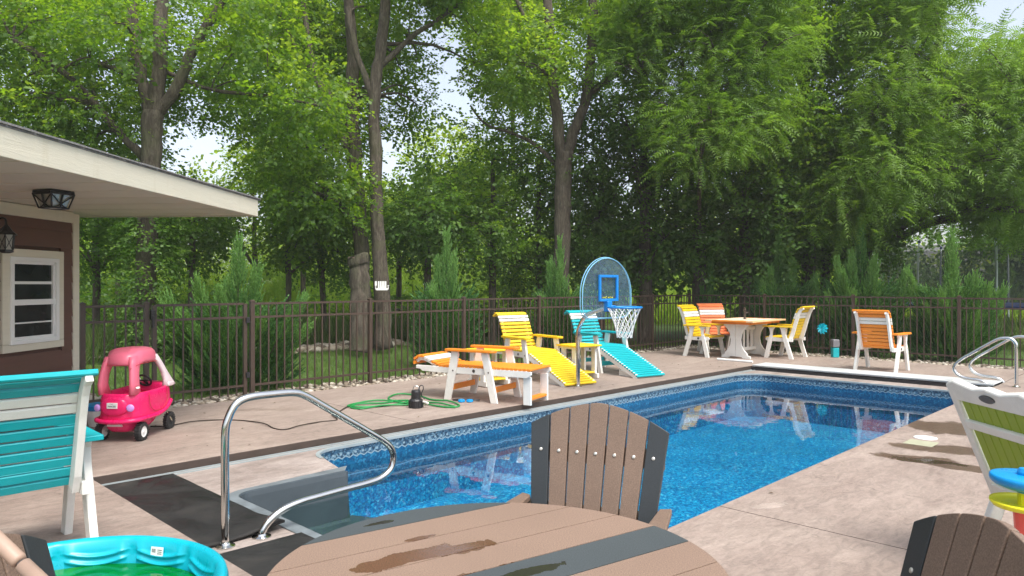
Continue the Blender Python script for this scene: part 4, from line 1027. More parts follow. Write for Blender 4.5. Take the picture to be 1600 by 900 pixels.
# rear pillars and roof
for s in (-1, 1):
    a = [(s*.142,-.265,.425),(s*.148,-.285,.52),(s*.140,-.275,.61),(s*.125,-.245,.70),(s*.11,-.20,.765)]
    wd = [(.10,.046),(.082,.042),(.078,.042),(.092,.046),(.12,.06)]
    mb = MB(); rg = []
    for (x, y, z), (wx, wy) in zip(a, wd): rg.append([(x+px_, y+py_, z) for px_, py_ in superell(wy*.62, wx*.75, 12, 3)])
    loft(rg).build('rear_pillar', 'soft_pink', t, smooth=True)
    a = [(s*.165,.275,.44),(s*.162,.25,.50),(s*.155,.20,.58),(s*.142,.13,.68),(s*.125,.06,.76)]; rg = []
    for k, (x, y, z) in enumerate(a): rg.append([(x+px_, y+py_, z) for px_, py_ in superell((.032,.028,.024,.024,.026)[k], (.10,.06,.042,.040,.05)[k], 12, 3)])
    loft(rg).build('front_pillar', 'pale_pink', t, smooth=True)
    MB().lathe([(.014,0),(.018,.01),(.01,.02),(0,.022)], 10, (s*.165,.235,.50)).build('knob', 'print_dark', t)
rg = []
for z, hx, hy, cy in ((.705,.166,.235,-.08),(.725,.172,.245,-.08),(.765,.168,.238,-.08),(.80,.158,.222,-.08),(.822,.138,.195,-.08),(.835,.10,.145,-.08),(.840,.05,.08,-.08)): rg.append([(x, y+cy, z+(-.02 if y < -.12 else 0)) for x, y in superell(hx, hy, 28, 2.6)])
inner = [[(x, y+cy, z) for x, y in superell(hx, hy, 28, 2.6)] for z, hx, hy, cy in ((.70,.125,.20,-.08),(.75,.115,.18,-.08))][::-1]
loft(inner+rg, True, True).build('roof', 'soft_pink', t, smooth=True)
for s in (-1, 1):
    MB().tube(smooth_path([(s*.2065,-.15,.425),(s*.214,-.15,.36),(s*.2155,-.13,.29),(s*.2135,-.05,.245),(s*.214,.06,.245),(s*.213,.15,.29),(s*.2065,.17,.36),(s*.2,.17,.44)], 4), .0028, 5).build('door_seam', 'print_red', t)
    MB().box((s*.178,.262,.455), (.042,.12,.05)).build('fender', 'pale_pink', t, bevel=.018, seg=3)
    MB().tube([(s*.135+.0*s,-.335,.66),(s*.165,-.24,.695),(s*.170,-.08,.700),(s*.165,.06,.700)], .0025, 5).build('roof_seam', 'print_red', t)
MB().box((0,.25,.43), (.30,.14,.09)).build('dashboard', 'hot_pink', t, bevel=.02, seg=3)
MB().box((0,-.20,.30), (.26,.10,.16)).build('seat', 'hot_pink', t, bevel=.02, seg=3)
mb = MB(); Rw = Matrix.Rotation(R(-55), 3, 'X')
mb.tube([Vector((0,.13,.50))+Rw @ Vector((.065*math.cos(a), .065*math.sin(a), 0)) for a in np.linspace(0, 2*math.pi, 21)[:-1]], .010, 8, closed=True).tube([(-.06,.13,.50),(.06,.13,.50)], .008, 6).tube([(0,.13,.50),(0,.20,.45)], .014, 6)
mb.build('steering_wheel', 'black_plastic', t, smooth=True)
o = MB().lathe([(.022,0),(.022,.003),(0,.003)], 16).build('oval_logo', 'print_red', t); o.scale = (1.15, .7, 1); o.rotation_euler = (R(90), 0, R(62)); o.location = (.182, -.292, .49)
o = MB().lathe([(.018,0),(.018,.0045),(0,.0045)], 16).build('oval_logo', 'white_plastic', t); o.scale = (1.15, .62, 1); o.rotation_euler = (R(90), 0, R(62)); o.location = (.182, -.292, .49)
def wheel(x, y, r, w_, hub):
    e = bpy.data.objects.new('wheel', None); C.objects.link(e); e.parent = t; e.location = (x, y, r)
    o = MB().lathe([(r*.62,-w_/2),(r*.9,-w_/2),(r,-w_/2+.01),(r*.97,0),(r,w_/2-.01),(r*.9,w_/2),(r*.62,w_/2),(r*.6,0),(r*.62,-w_/2)], 24, caps=False).build('tyre', 'rubber', e); o.rotation_euler = (0, R(90), 0)
    tr_b = MB()
    for i in range(20): a = 2*math.pi*i/20; tr_b.box((r*math.cos(a), r*math.sin(a), 0), (.012,.006,w_*.9), Matrix.Rotation(a, 3, 'Z'))
    o = tr_b.build('tread', 'rubber', e); o.rotation_euler = (0, R(90), 0)
    o = MB().lathe([(0,-w_*.42),(r*.62,-w_*.42),(r*.64,0),(r*.62,w_*.42),(r*.5,w_*.36),(r*.2,w_*.36),(r*.18,w_*.46),(0,w_*.46)], 20).build('hub', hub, e); o.rotation_euler = (0, R(90), 0)
    return e
wheel(.185, -.235, .082, .055, 'white_plastic'); wheel(-.185, -.235, .082, .055, 'white_plastic')
wheel(.145, .315, .082, .045, 'rubber'); wheel(-.145, .315, .082, .045, 'rubber')
for s in (-1, 1): MB().tube([(s*.145,.315,.082),(s*.175,.315,.082),(s*.13,.24,.24)], .006, 6).build('caster_rod', 'steel', t)
MB().tube([(-.17,-.235,.082),(.17,-.235,.082)], .008, 8).build('axle', 'steel', t)

# little blue and white toy behind it
q = G(150, 672)
t = thing('toy_bucket', 'blue and white toy tub peeking out left of the pink car', 'toy', (q.x-.10, q.y+.25, 0))
MB().lathe([(.10,0),(.13,.10),(.135,.16),(.125,.16),(.12,.10),(.09,.01),(0,.01)], 20).build('tub', 'white_plastic', t)
MB().lathe([(.128,.16),(.138,.17),(.138,.21),(.12,.22),(0,.22)], 20).build('lid', 'pool_toy_blue', t)

# ================================================================== KIDDIE POOL
KC = Vector((-1.70, 2.70, 0)); KR = .60
t = thing('kiddie_pool', 'turquoise plastic kiddie pool half full of green tinted water', 'kiddie pool', KC)
ns = 192; prof = [(.50,.0),(.515,.015),(.525,.05),(.54,.12),(.552,.19),(.557,.245),(.565,.275),(.585,.292),(.60,.285),(.607,.262),(.602,.250),(.585,.262),(.572,.24)]
mb = MB(); nn = len(prof)
def kr(r_, z, a):
    """embossed waves and panels on the wall"""
    if .05 < z < .27 and r_ < .56:
        ph = a*12/(2*math.pi); f = ph-math.floor(ph); x = abs(f-.5)
        if x > .42: return r_+.012
        for zc in (.185, .218):
            zz = zc+.026*(x/.42)**2
            if abs(z-zz) < .011: return r_-.014*(1-abs(z-zz)/.011)
    return r_
prof2 = [(.0,.006),(.50,.006),(.512,.012)]+[(.52+.037*(k/60), .03+.215*(k/60)) for k in range(61)]+prof[6:]
nn = len(prof2); vs = []; fs = []
for k, (r_, z) in enumerate(prof2):
    for j in range(ns): a = 2*math.pi*j/ns; r2 = kr(r_, z, a) if 3 <= k < 64 else r_; vs.append((r2*math.cos(a), r2*math.sin(a), z))
for k in range(nn-1):
    for j in range(ns): fs.append((k*ns+j, k*ns+(j+1)%ns, (k+1)*ns+(j+1)%ns, (k+1)*ns+j))
mb.add(vs, fs).build('basin', 'turquoise', t, smooth=True)
MB().lathe([(.50,.0),(.53,.06),(.56,.20),(.575,.25)], 96, caps=False).build('outer_wall', 'turquoise', t, smooth=True)
m, n, p, out = nodes_of('green_water_glossy'); pos = geo_pos(n); a = noise(n, 2.5, 4, .6, 1.2, pos)
r = ramp(n, a.outputs[0], [(.3, (.0,.10,.012)), (.55, (.0,.18,.022)), (.75, (.03,.26,.05))]); n.links.new(r.outputs[0], p.inputs['Base Color']); p.inputs['Roughness'].default_value = .03; p.inputs['IOR'].default_value = 1.33
bump(n, p, noise(n, 6, 2, .5, 0, pos).outputs[0], .08, .01); M['green_water'] = m
o = MB().lathe([(0,.182),(.5435,.182)], 64, caps=False).build('green_water', 'green_water', t, smooth=True)
la = math.atan2(G(258,855,.24).y-KC.y, G(258,855,.24).x-KC.x)
e_ = MB().box((0,0,0), (.003,.062,.040)).build('sticker', 'paper', t); rr_ = .546; e_.location = (rr_*math.cos(la), rr_*math.sin(la), .238); e_.rotation_euler = (0, R(9), la)
q = MB()
for i in range(3): q.box((0.0022-.004, -.014+.0*i, -.008+.008*i), (.001,.022,.003))
for i in range(5): q.box((-.0018, .008+.004*i, .004), (.001,.002,.016))
q.build('sticker_print', 'print_dark', e_)

# ================================================================== STACKED WATER TOY (right)
t = thing('water_toy_tower', 'stacked blue, yellow and red toy water tower in front of the lime chair', 'toy', (2.125, 3.02, 0))
def dish(z, r_, mt, nm): MB().lathe([(0,z-.004),(r_*.55,z-.012),(r_*.9,z),(r_,z+.016),(r_*.985,z+.026),(r_*.95,z+.02),(r_*.6,z+.012),(0,z+.010)], 36).build(nm, mt, t, smooth=True)
MB().lathe([(.03,.56),(.03,.645),(.022,.66),(0,.66)], 16).build('top_post', 'pool_toy_blue', t); 
dd = MB().lathe([(0,.583),(.07,.575),(.112,.592),(.125,.605),(.128,.617),(.125,.630),(.118,.632),(.06,.634),(0,.634)], 36).build('blue_drum', 'pool_toy_blue', t, smooth=True)
MB().lathe([(.028,.50),(.028,.58)], 14).build('yellow_post', 'toy_yellow', t); dish(.50, .128, 'toy_yellow', 'yellow_dish')
MB().lathe([(.035,.36),(.045,.49),(.045,.50)], 14).build('red_post', 'toy_red', t)
MB().lathe([(.05,.0),(.05,.30),(.035,.36)], 16).build('base_post', 'pool_toy_blue', t)
MB().lathe([(.0,.0),(.17,.0),(.18,.03),(.17,.05),(.0,.05)], 32).build('base', 'pool_toy_blue', t)

# ================================================================== PUMP, HOSE, CORD
q = G(650, 637)
t = thing('sump_pump', 'black submersible pump standing on the deck in a coil of green hose', 'pump', q)
MB().lathe([(.075,.0),(.082,.01),(.082,.085),(.07,.10),(.056,.108),(.056,.185),(.05,.20),(.045,.205),(0,.207)], 24).build('housing', 'black_plastic', t)
rb = MB()
for i in range(12): a = 2*math.pi*i/12; rb.box((.083*math.cos(a), .083*math.sin(a), .045), (.008,.006,.075), Matrix.Rotation(a, 3, 'Z'))
rb.build('rib', 'black_plastic', t)
MB().tube(smooth_path([(-.03,0,.20),(-.03,0,.235),(0,0,.25),(.03,0,.235),(.03,0,.20)]), .006, 6).build('handle', 'steel', t)
MB().tube(smooth_path([(.035,0,.20),(.045,0,.25),(.075,0,.255),(.085,0,.22),(.062,0,.16),(.08,0,.12),(.10,0,.10)]), .006, 6).build('power_cord', 'black_plastic', t)
MB().tube([(.06,0,.075),(.12,-.01,.06),(.145,-.012,.045)], .016, 10).build('outlet', 'bolt', t)
def gpath(pts, z=.012): return [G(a, b_)+Vector((0, 0, z+(.01 if k % 3 == 1 else 0))) for k, (a, b_) in enumerate(pts)]
hz = [(668,630),(690,633),(712,637),(717,634),(700,629),(675,626),(655,620),(625,618),(608,622),(612,627),(640,629),(620,633),(580,637),(552,638),(543,636),(555,632),(590,628),(625,630),(640,634),(600,636),(565,640),(548,638),(560,634),(600,631),(632,627),(655,632),(690,637),(712,638)]
o = MB().tube(smooth_path(gpath(hz), 6), .0105, 8).build('garden_hose', 'green_hose', smooth=True); tag(o, 'coiled green garden hose on the deck around the black pump', 'hose')
cz = [(543,636),(538,640),(528,645),(519,648),(522,653),(526,657),(500,660),(470,667),(445,672),(428,670),(412,664),(380,658),(340,657),(300,661),(265,666),(235,667)]
o = MB().tube(smooth_path(gpath(cz, .006), 6), .0062, 6).build('power_cable', 'cord', smooth=True); tag(o, 'thin dark power cable snaking across the deck from the pink car to the hose', 'cable')

# ================================================================== DECK FITTINGS
q = G(1446, 684.5); o = MB().lathe([(.0,0),(.098,0),(.098,.006),(.085,.009),(.0,.011)], 32, q).build('skimmer_lid', 'white_plastic'); tag(o, 'round white skimmer lid set in the right deck', 'lid')
M['beige'] = plain('pale_beige_lid', (.36,.36,.25), .6, .08, 12)
o = MB().box((0,0,.002), (.235,.235,.004)).build('deck_plate', 'beige', bevel=.002); q = G(1439, 692.5); o.location = q; o.rotation_euler = (0,0,ROTU); tag(o, 'flat pale beige rectangular plate on the deck beside the white skimmer lid', 'plate')
a_, b_ = G(1121, 562.7), G(1176, 567)
o = MB().tube([a_+Vector((0,0,.02)), b_+Vector((0,0,.02))], .022, 10).build('white_pole', 'white_plastic'); tag(o, 'white pole lying on the deck in front of the dining table', 'pole')
# pinwheel and lamp by the far fence
q = P(14.62, 5.75, 0)
t = thing('pinwheel', 'turquoise pinwheel ball on a thin stake by the far fence', 'pinwheel', q)
MB().tube([(0,0,0),(0,0,.52)], .006, 6).build('stake', 'fence', t)
pw = MB()
for i in range(10):
    a = 2*math.pi*i/10; c_, s_ = math.cos(a), math.sin(a)
    pw.add([(0,0,.55),(.10*c_-.03*s_,.02,.55+.10*s_+.03*c_),(.115*c_,-.03,.55+.115*s_),(.07*c_+.03*s_,-.01,.55+.07*s_-.03*c_)], [(0,1,2,3)])
    pw.add([(0,0,.55),(.02,.08*c_,.55+.08*s_),(-.03,.10*c_-.04*s_,.55+.10*s_+.04*c_)], [(0,1,2)])
pw.build('blades', 'turquoise', t)
q = P(14.62, 5.50, 0)
t = thing('solar_lamp', 'small post lamp with grey top and teal base by the far fence', 'lamp', q)
MB().box((0,0,.095), (.12,.12,.19)).build('base', 'poly_teal', t, bevel=.008)
M['grey_plastic'] = plain('grey_plastic', (.17,.17,.18), .4, .1, 10)
MB().box((0,0,.275), (.13,.13,.15)).box((.07,-.02,.26), (.02,.06,.06)).build('head', 'grey_plastic', t, bevel=.01)

# ================================================================== TRAMPOLINE
tc_ = Vector((13.8, 22.2, -.1)); tR = 2.4
t = thing('trampoline', 'round trampoline with a dark safety net on the lawn beyond the far fence', 'trampoline', tc_)
M['tramp_pad'] = plain('blue_trampoline_pad', (.03,.05,.16), .5, .1, 4); M['tramp_mat'] = plain('black_trampoline_mat', (.02,.02,.022), .7, .1, 4)
M['galv'] = plain('galvanised_pole', (.58,.64,.67), .4, .06, 5)
MB().lathe([(tR-.30,.94),(tR-.02,.955),(tR+.02,.93),(tR,.88),(tR-.3,.90)], 48).build('pad', 'tramp_pad', t)
MB().lathe([(0,.915),(tR-.3,.925)], 48).build('mat', 'tramp_mat', t)
for i in range(8):
    a = 2*math.pi*(i+.667)/8; c_, s_ = math.cos(a)*tR, math.sin(a)*tR
    MB().tube(smooth_path([(c_*1.03,s_*1.03,0),(c_*1.03,s_*1.03,1.9),(c_*1.0,s_*1.0,2.75)], 3), .028, 8).build('pole', 'galv', t, smooth=True)
    MB().lathe([(.03,0),(.04,.02),(.04,.07),(.0,.09)], 8, (c_,s_,2.72)).build('pole_cap', 'tramp_pad', t)
for i in range(4):
    a = 2*math.pi*(i+.57)/4; b_ = MB()
    pa = [Vector((tR*math.cos(a+d), tR*math.sin(a+d), z)) for d, z in ((-.22,.9),(-.2,.03),(.2,.03),(.22,.9))]; b_.tube(pa, .025, 8).build('leg', 'galv', t)
m, n, p, out = nodes_of('dark_mesh_net'); n.nodes.remove(p); tb = n.nodes.new('ShaderNodeBsdfTransparent'); db = n.nodes.new('ShaderNodeBsdfDiffuse'); db.inputs[0].default_value = (.06,.07,.075,1)
mx = n.nodes.new('ShaderNodeMixShader'); mx.inputs[0].default_value = .55; n.links.new(tb.outputs[0], mx.inputs[1]); n.links.new(db.outputs[0], mx.inputs[2]); n.links.new(mx.outputs[0], out.inputs[0]); M['net_dark'] = m
MB().lathe([(tR-.02,.95),(tR-.06,1.8),(tR-.03,2.66)], 48).mesh
b_ = MB(); ns = 48
for j in range(ns):
    a0, a1 = 2*math.pi*j/ns, 2*math.pi*(j+1)/ns
    b_.add([((tR-.04)*math.cos(a0),(tR-.04)*math.sin(a0),.95),((tR-.04)*math.cos(a1),(tR-.04)*math.sin(a1),.95),((tR-.06)*math.cos(a1),(tR-.06)*math.sin(a1),2.66),((tR-.06)*math.cos(a0),(tR-.06)*math.sin(a0),2.66)], [(0,1,2,3)])
b_.build('safety_net', 'net_dark', t)
# ================================================================== FOLIAGE
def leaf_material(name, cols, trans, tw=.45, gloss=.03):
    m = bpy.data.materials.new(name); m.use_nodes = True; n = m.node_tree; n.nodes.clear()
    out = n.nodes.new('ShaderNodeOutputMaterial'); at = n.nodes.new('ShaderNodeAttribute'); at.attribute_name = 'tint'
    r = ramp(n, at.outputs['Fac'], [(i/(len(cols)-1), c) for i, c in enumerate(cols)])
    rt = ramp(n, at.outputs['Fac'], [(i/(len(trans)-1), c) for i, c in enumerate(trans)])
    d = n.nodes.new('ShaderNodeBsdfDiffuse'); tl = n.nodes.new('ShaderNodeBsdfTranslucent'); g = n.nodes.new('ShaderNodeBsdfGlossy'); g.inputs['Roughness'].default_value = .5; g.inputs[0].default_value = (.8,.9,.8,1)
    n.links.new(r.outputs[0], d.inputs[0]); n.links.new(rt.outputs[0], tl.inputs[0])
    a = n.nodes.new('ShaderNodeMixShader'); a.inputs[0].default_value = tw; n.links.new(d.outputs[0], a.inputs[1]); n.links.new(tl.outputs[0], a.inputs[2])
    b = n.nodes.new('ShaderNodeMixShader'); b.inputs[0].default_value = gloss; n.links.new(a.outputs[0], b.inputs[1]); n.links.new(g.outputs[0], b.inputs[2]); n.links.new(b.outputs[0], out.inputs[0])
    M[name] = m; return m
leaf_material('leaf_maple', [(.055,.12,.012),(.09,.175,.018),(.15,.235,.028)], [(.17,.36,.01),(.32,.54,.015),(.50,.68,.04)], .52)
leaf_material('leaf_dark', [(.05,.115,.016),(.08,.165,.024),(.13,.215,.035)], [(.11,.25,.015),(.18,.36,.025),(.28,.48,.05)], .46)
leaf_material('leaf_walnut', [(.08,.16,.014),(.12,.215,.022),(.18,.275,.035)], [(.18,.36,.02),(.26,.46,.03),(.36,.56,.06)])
leaf_material('leaf_sunlit_tint', [(.12,.22,.02),(.18,.29,.03),(.27,.37,.06)], [(.42,.66,.03),(.55,.75,.05),(.68,.8,.1)], .5)  # sunlight and backlit glow are put into these leaf colours
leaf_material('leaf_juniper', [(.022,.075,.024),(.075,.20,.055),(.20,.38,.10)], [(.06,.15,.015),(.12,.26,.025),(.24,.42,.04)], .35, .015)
leaf_material('leaf_grass', [(.05,.11,.015),(.09,.17,.025),(.17,.24,.05)], [(.12,.26,.02),(.22,.40,.03),(.34,.46,.06)], .4)
leaf_material('leaf_weed', [(.05,.11,.02),(.08,.15,.03),(.15,.20,.06)], [(.12,.22,.02),(.22,.34,.04),(.4,.4,.12)], .4)
m, n, p, out = nodes_of('tree_bark'); pos = objco(n); v = mapping(n, pos, (1,1,.22))
a = noise(n, 9, 6, .7, 1.2, v); b_ = noise(n, 38, 5, .7, .5, v)
r = ramp(n, a.outputs[0], [(.3, (.05,.04,.03)), (.5, (.105,.086,.064)), (.7, (.19,.162,.125))]); r2 = ramp(n, b_.outputs[0], [(.3, .55), (.65, 1.15)])
mo = noise(n, 2.2, 4, .6, 0, pos); mk_ = ramp(n, mo.outputs[0], [(.52, 0.0), (.7, .5)])
n.links.new(mixc(n, mk_.outputs[0], mixc(n, 1.0, r.outputs[0], r2.outputs[0], 'MULTIPLY'), (.10,.115,.05)), p.inputs['Base Color']); p.inputs['Roughness'].default_value = .95
bump(n, p, mth(n, 'ADD', a.outputs[0], mth(n, 'MULTIPLY', b_.outputs[0], .6)), 1.0, .05); M['bark'] = m
M['cutwood'] = plain('weathered_cut_wood', (.24,.17,.12), .9, .3, 8)

TRIK = ('plume', 'grassy', 'pinnate', 'small')
def template(kind, rng):
    """list of leaves (K,4,3): base, side, tip, side"""
    Ls = []
    def leaf(pos, d, L, w_, nrm):
        d = d/np.linalg.norm(d); s = np.cross(nrm, d); s /= np.linalg.norm(s)+1e-9; up = np.cross(d, s)
        if kind in TRIK: Ls.append([pos+s*w_*.42+d*L*.12, pos+d*L-up*L*.1, pos-s*w_*.42]); return
        Ls.append([pos, pos+d*L*.45+s*w_/2-up*L*.04, pos+d*L-up*L*.14, pos+d*L*.45-s*w_/2-up*L*.04])
    if kind == 'broad':
        for k in range(17):
            x = .03+.46*k/16; sd = 1 if k % 2 else -1; ang = sd*(.4+.8*rng.random())
            d = np.array([math.cos(ang), math.sin(ang), rng.normal(0, .4)])
            nrm = np.array([rng.normal(0,.5), rng.normal(0,.5), 1]); L = .05+.055*rng.random()
            leaf(np.array([x, sd*.03+rng.normal(0,.02), rng.normal(0,.02)-x*x*.25]), d, L, L*.78, nrm)
    elif kind == 'pinnate':
        for k in range(8):
            x = .05+.46*k/7; z = -.55*x*x
            for sd in (1, -1):
                d = np.array([.55, sd*1.0, -.25+rng.normal(0,.12)]); L = (.12-.05*abs(k/7-.45))*(.85+.3*rng.random())
                leaf(np.array([x, 0, z]), d, L, L*.40, np.array([rng.normal(0,.2), rng.normal(0,.2), 1]))
        leaf(np.array([.51,0,-.15]), np.array([1,0,-.5]), .10, .03, np.array([0,0,1.]))
    elif kind == 'small':
        for k in range(13):
            x = .03+.36*k/12; sd = 1 if k % 2 else -1; d = np.array([.6+.4*rng.random(), sd*.8, rng.normal(0,.35)])
            L = .055+.03*rng.random(); leaf(np.array([x, sd*.015, rng.normal(0,.03)]), d, L, L*.6, np.array([rng.normal(0,.5), rng.normal(0,.5), 1]))
    elif kind == 'plume':      # juniper plume: narrow, forward swept
        for k in range(22):
            x = .30*k/22; a = rng.random()*6.28; rr = .35*(1-k/26)
            d = np.array([1.0, rr*1.5*math.cos(a), rr*1.5*math.sin(a)]); L = .07*(1-k/34)
            leaf(np.array([x, 0, 0]), d, L, .027, np.array([rng.normal(), rng.normal(), rng.normal()]))
    elif kind == 'grassy':
        for k in range(7):
            a = rng.random()*6.28; d = np.array([1.0, .35*math.cos(a), .35*math.sin(a)]); leaf(np.array([0,.02*math.cos(a),.02*math.sin(a)]), d, .35+.25*rng.random(), .018, np.array([rng.normal(), rng.normal(), rng.normal()]))
    return np.array(Ls)
def scatter(pos, axis, up, scale, kind, seed, nvar=6, tint_c=None, jit=.35):
    rng = np.random.default_rng(seed); N_ = len(pos)
    axis = axis/np.linalg.norm(axis, axis=1, keepdims=True); y = np.cross(up, axis); y /= np.linalg.norm(y, axis=1, keepdims=True)+1e-9; z = np.cross(axis, y)
    Rm_ = np.stack([axis, y, z], -1)                              # columns
    which = rng.integers(0, nvar, N_); Vs = []; T = []
    base = rng.random(N_) if tint_c is None else tint_c
    for k in range(nvar):
        tp_ = template(kind, rng); idx = np.where(which == k)[0]
        if not len(idx): continue
        K = tp_.shape[0]; v = np.einsum('nij,klj->nkli', Rm_[idx], tp_)*scale[idx][:, None, None, None]+pos[idx][:, None, None, :]
        Vs.append(v.reshape(-1, tp_.shape[1], 3)); T.append(np.clip(np.repeat(base[idx], K)+rng.normal(0, jit*.5, len(idx)*K), 0, 1))
    V = np.concatenate(Vs); return V, np.concatenate(T)
def quads(name, V, T, mat, parent=None):
    F = np.arange(V.shape[0]*V.shape[1]).reshape(-1, V.shape[1]); me = mesh_np(name, V.reshape(-1, 3), F, mat, T); o = bpy.data.objects.new(name, me); C.objects.link(o)
    if parent is not None: o.parent = parent; o.location = -Vector(parent.location)
    return o
def crown(name, lobes, per, kind, mat, seed, parent=None, scale=1.0, droop=.15, flat=.75, outw=.9):
    rng = np.random.default_rng(seed); Pp, Ax, Up, Sc, Tn = [], [], [], [], []
    for (c, r_) in lobes:
        k = int(per*(r_/1.1)**2*rng.uniform(.85, 1.15)); d = rng.normal(size=(k, 3)); d /= np.linalg.norm(d, axis=1, keepdims=True)
        # uneven outline: radius varies with direction
        ph = rng.random(3)*6.28; lump = 1+.22*np.sin(3*np.arctan2(d[:,1], d[:,0])+ph[0])*np.cos(3*d[:,2]+ph[1])+.15*np.sin(7*d[:,0]+ph[2])
        rad = r_*lump*(.35+.65*rng.random(k)**.5); p_ = np.array(c)[None]+d*rad[:, None]*np.array([1,1,flat])[None]
        a = d*np.array([1,1,.35])*outw+rng.normal(0,.45,(k,3))+np.array([0,0,-droop]); u_ = np.array([0,0,1.0])[None]+rng.normal(0,.35,(k,3))+d*.4
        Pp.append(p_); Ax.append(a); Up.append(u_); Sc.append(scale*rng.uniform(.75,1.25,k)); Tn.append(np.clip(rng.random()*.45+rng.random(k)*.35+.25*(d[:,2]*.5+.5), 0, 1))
    V, T = scatter(np.concatenate(Pp), np.concatenate(Ax), np.concatenate(Up), np.concatenate(Sc), kind, seed+1, tint_c=np.concatenate(Tn))
    return quads(name, V, T, mat, parent)
def limb(mb, pts, n_=9, wob=.03, seed=0, k=5):
    """tapered limb through (point, radius) pairs"""
    rnd_ = random.Random(seed); P_ = smooth_path([p for p, r_ in pts], k); L = len(P_)
    rs = [pts[min(int(i/k), len(pts)-1)][1]+(pts[min(int(i/k)+1, len(pts)-1)][1]-pts[min(int(i/k), len(pts)-1)][1])*((i % k)/k) for i in range(L)]
    P_ = [p+Vector((rnd_.uniform(-wob,wob), rnd_.uniform(-wob,wob), 0)) if 0 < i < L-1 else p for i, p in enumerate(P_)]
    mb.tube(P_, [r_*rnd_.uniform(.94,1.07) for r_ in rs], n_)
def px_limb(mb, pts, Y, dy=0, seed=0, wob=.02):
    """measured limb: (px, py, half width px[, dY])"""
    out_ = []
    for q in pts:
        Yq = Y+(q[3] if len(q) > 3 else 0); out_.append((W(q[0], q[1], Yq), q[2]*Yq/FOC))
    limb(mb, out_, seed=seed, wob=wob)
def rect_lobes(rects, seed, gaps=(), rr=(.8, 1.25)):
    """lobes filling measured areas of the crown: (px0, px1, py0, py1, Y0, Y1, count)"""
    rnd_ = random.Random(seed); out_ = []
    for x0, x1, y0, y1, Y0, Y1, k in rects:
        tries = 0; c_ = 0
        while c_ < k and tries < 400:
            tries += 1; px, py, Y = rnd_.uniform(x0, x1), rnd_.uniform(y0, y1), rnd_.uniform(Y0, Y1); r_ = rnd_.uniform(*rr); rp = r_*FOC/Y*.9
            if any(gx0-rp < px < gx1+rp and gy0-rp < py < gy1+rp for gx0, gx1, gy0, gy1 in gaps): continue
            out_.append((W(px, py, Y), r_)); c_ += 1
    return out_
GAPS = [(296,375,208,255), (603,632,240,262), (700,735,90,175), (662,688,25,62), (600,618,150,165), (1510,1700,-200,25), (385,400,330,345)]
def tree(name, label, base, limbs, lobes, kind, mat, per, seed, scale=1.0, droop=.15, extra=None, twigs=True, group=None, cat='tree'):
    t = thing(name, label, cat, base, 0, group); mb = MB()
    for i, (pts, Y) in enumerate(limbs): px_limb(mb, pts, Y, seed=seed+i)
    # secondary limbs reach from the nearest point of the measured limbs into each lobe
    nodes = []
    for pts, Y in limbs:
        for q in pts[1:]: nodes.append((W(q[0], q[1], Y+(q[3] if len(q) > 3 else 0)), q[2]*Y/FOC))
    if twigs and nodes:
        for j, (c, r_) in enumerate(lobes):
            c = Vector(c); below = [x for x in nodes if x[0].z < c.z+.4] or nodes
            a, ra = min(below, key=lambda x: (x[0]-c).length); d = (c-a).length
            if d > 6.5: continue
            m_ = a.lerp(c, .5)+Vector((0, 0, .12*d)); r0 = min(ra*.5, .018+.012*d)
            limb(mb, [(a, r0), (m_, r0*.7), (c, r0*.3)], 5, .02, seed+j, 3)
            rn = random.Random(seed*31+j)
            for _ in range(3): e = c+Vector((rn.uniform(-1,1), rn.uniform(-1,1), rn.uniform(-.4,.6)))*r_*.8; limb(mb, [(m_.lerp(c,.6), r0*.4), (c.lerp(e,.5)+Vector((0,0,.06)), r0*.25), (e, .004)], 4, .01, seed, 2)
    if mb.v:
        o = mb.build('trunk', 'bark', t, smooth=True); o.location = -Vector(t.location)
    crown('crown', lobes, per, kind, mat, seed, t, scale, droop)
    return t

GZ = -.10
# --- tree 1: broad maple behind the porch roof
Y1 = 14.0
l1 = [([(226,560,20),(228,470,17),(233,330,15),(237,230,15),(240,175,16)], Y1),
      ([(238,180,11),(222,125,9),(212,60,9),(203,-20,8),(195,-120,6)], Y1), ([(241,180,12),(249,110,11),(252,40,11),(250,-60,9),(262,-170,6)], Y1),
      ([(246,175,9),(275,140,9),(300,80,8),(335,22,7),(372,-40,5)], Y1), ([(226,248,7,.2),(185,205,6,.0),(150,165,6,-.3),(95,110,5,-.7),(20,62,4,-1)], Y1), ([(215,125,4,.2),(150,100,3,.4),(60,105,2.5,.6),(-20,103,2,.8)], Y1),
      ([(255,110,3.5,.2),(330,140,3,0),(420,150,2.4,-.2),(500,165,1.6,-.2)], Y1)]
b1 = rect_lobes([(-120,190,-95,60,13,16,14),(190,360,-95,60,15.8,17.5,7),(360,460,-95,80,13,16.5,6),(-60,170,60,200,13.5,16,9),(60,200,150,290,15,16.5,5),(250,360,100,190,15.6,17,4),(380,480,120,190,13.5,15,4)], 11, GAPS, (.75,1.2))
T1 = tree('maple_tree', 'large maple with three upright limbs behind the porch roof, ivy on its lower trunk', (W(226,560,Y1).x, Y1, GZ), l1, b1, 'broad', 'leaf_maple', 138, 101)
rng = np.random.default_rng(7); k = 700; za = rng.uniform(-.1, 3.3, k); an = rng.uniform(0, 6.28, k); cx0 = W(229,445,Y1).x
pp = np.stack([cx0+.02*za+(.24+.22*rng.random(k)**2)*np.cos(an), Y1+(.24+.2*rng.random(k)**2)*np.sin(an), za], 1); ax = np.stack([np.cos(an), np.sin(an), rng.normal(0,.5,k)-.3], 1)
V, T = scatter(pp, ax, np.tile([0,0,1.0], (k,1))+ax*.8, np.full(k, .75), 'broad', 8); quads('ivy', V, T, 'leaf_dark', T1)
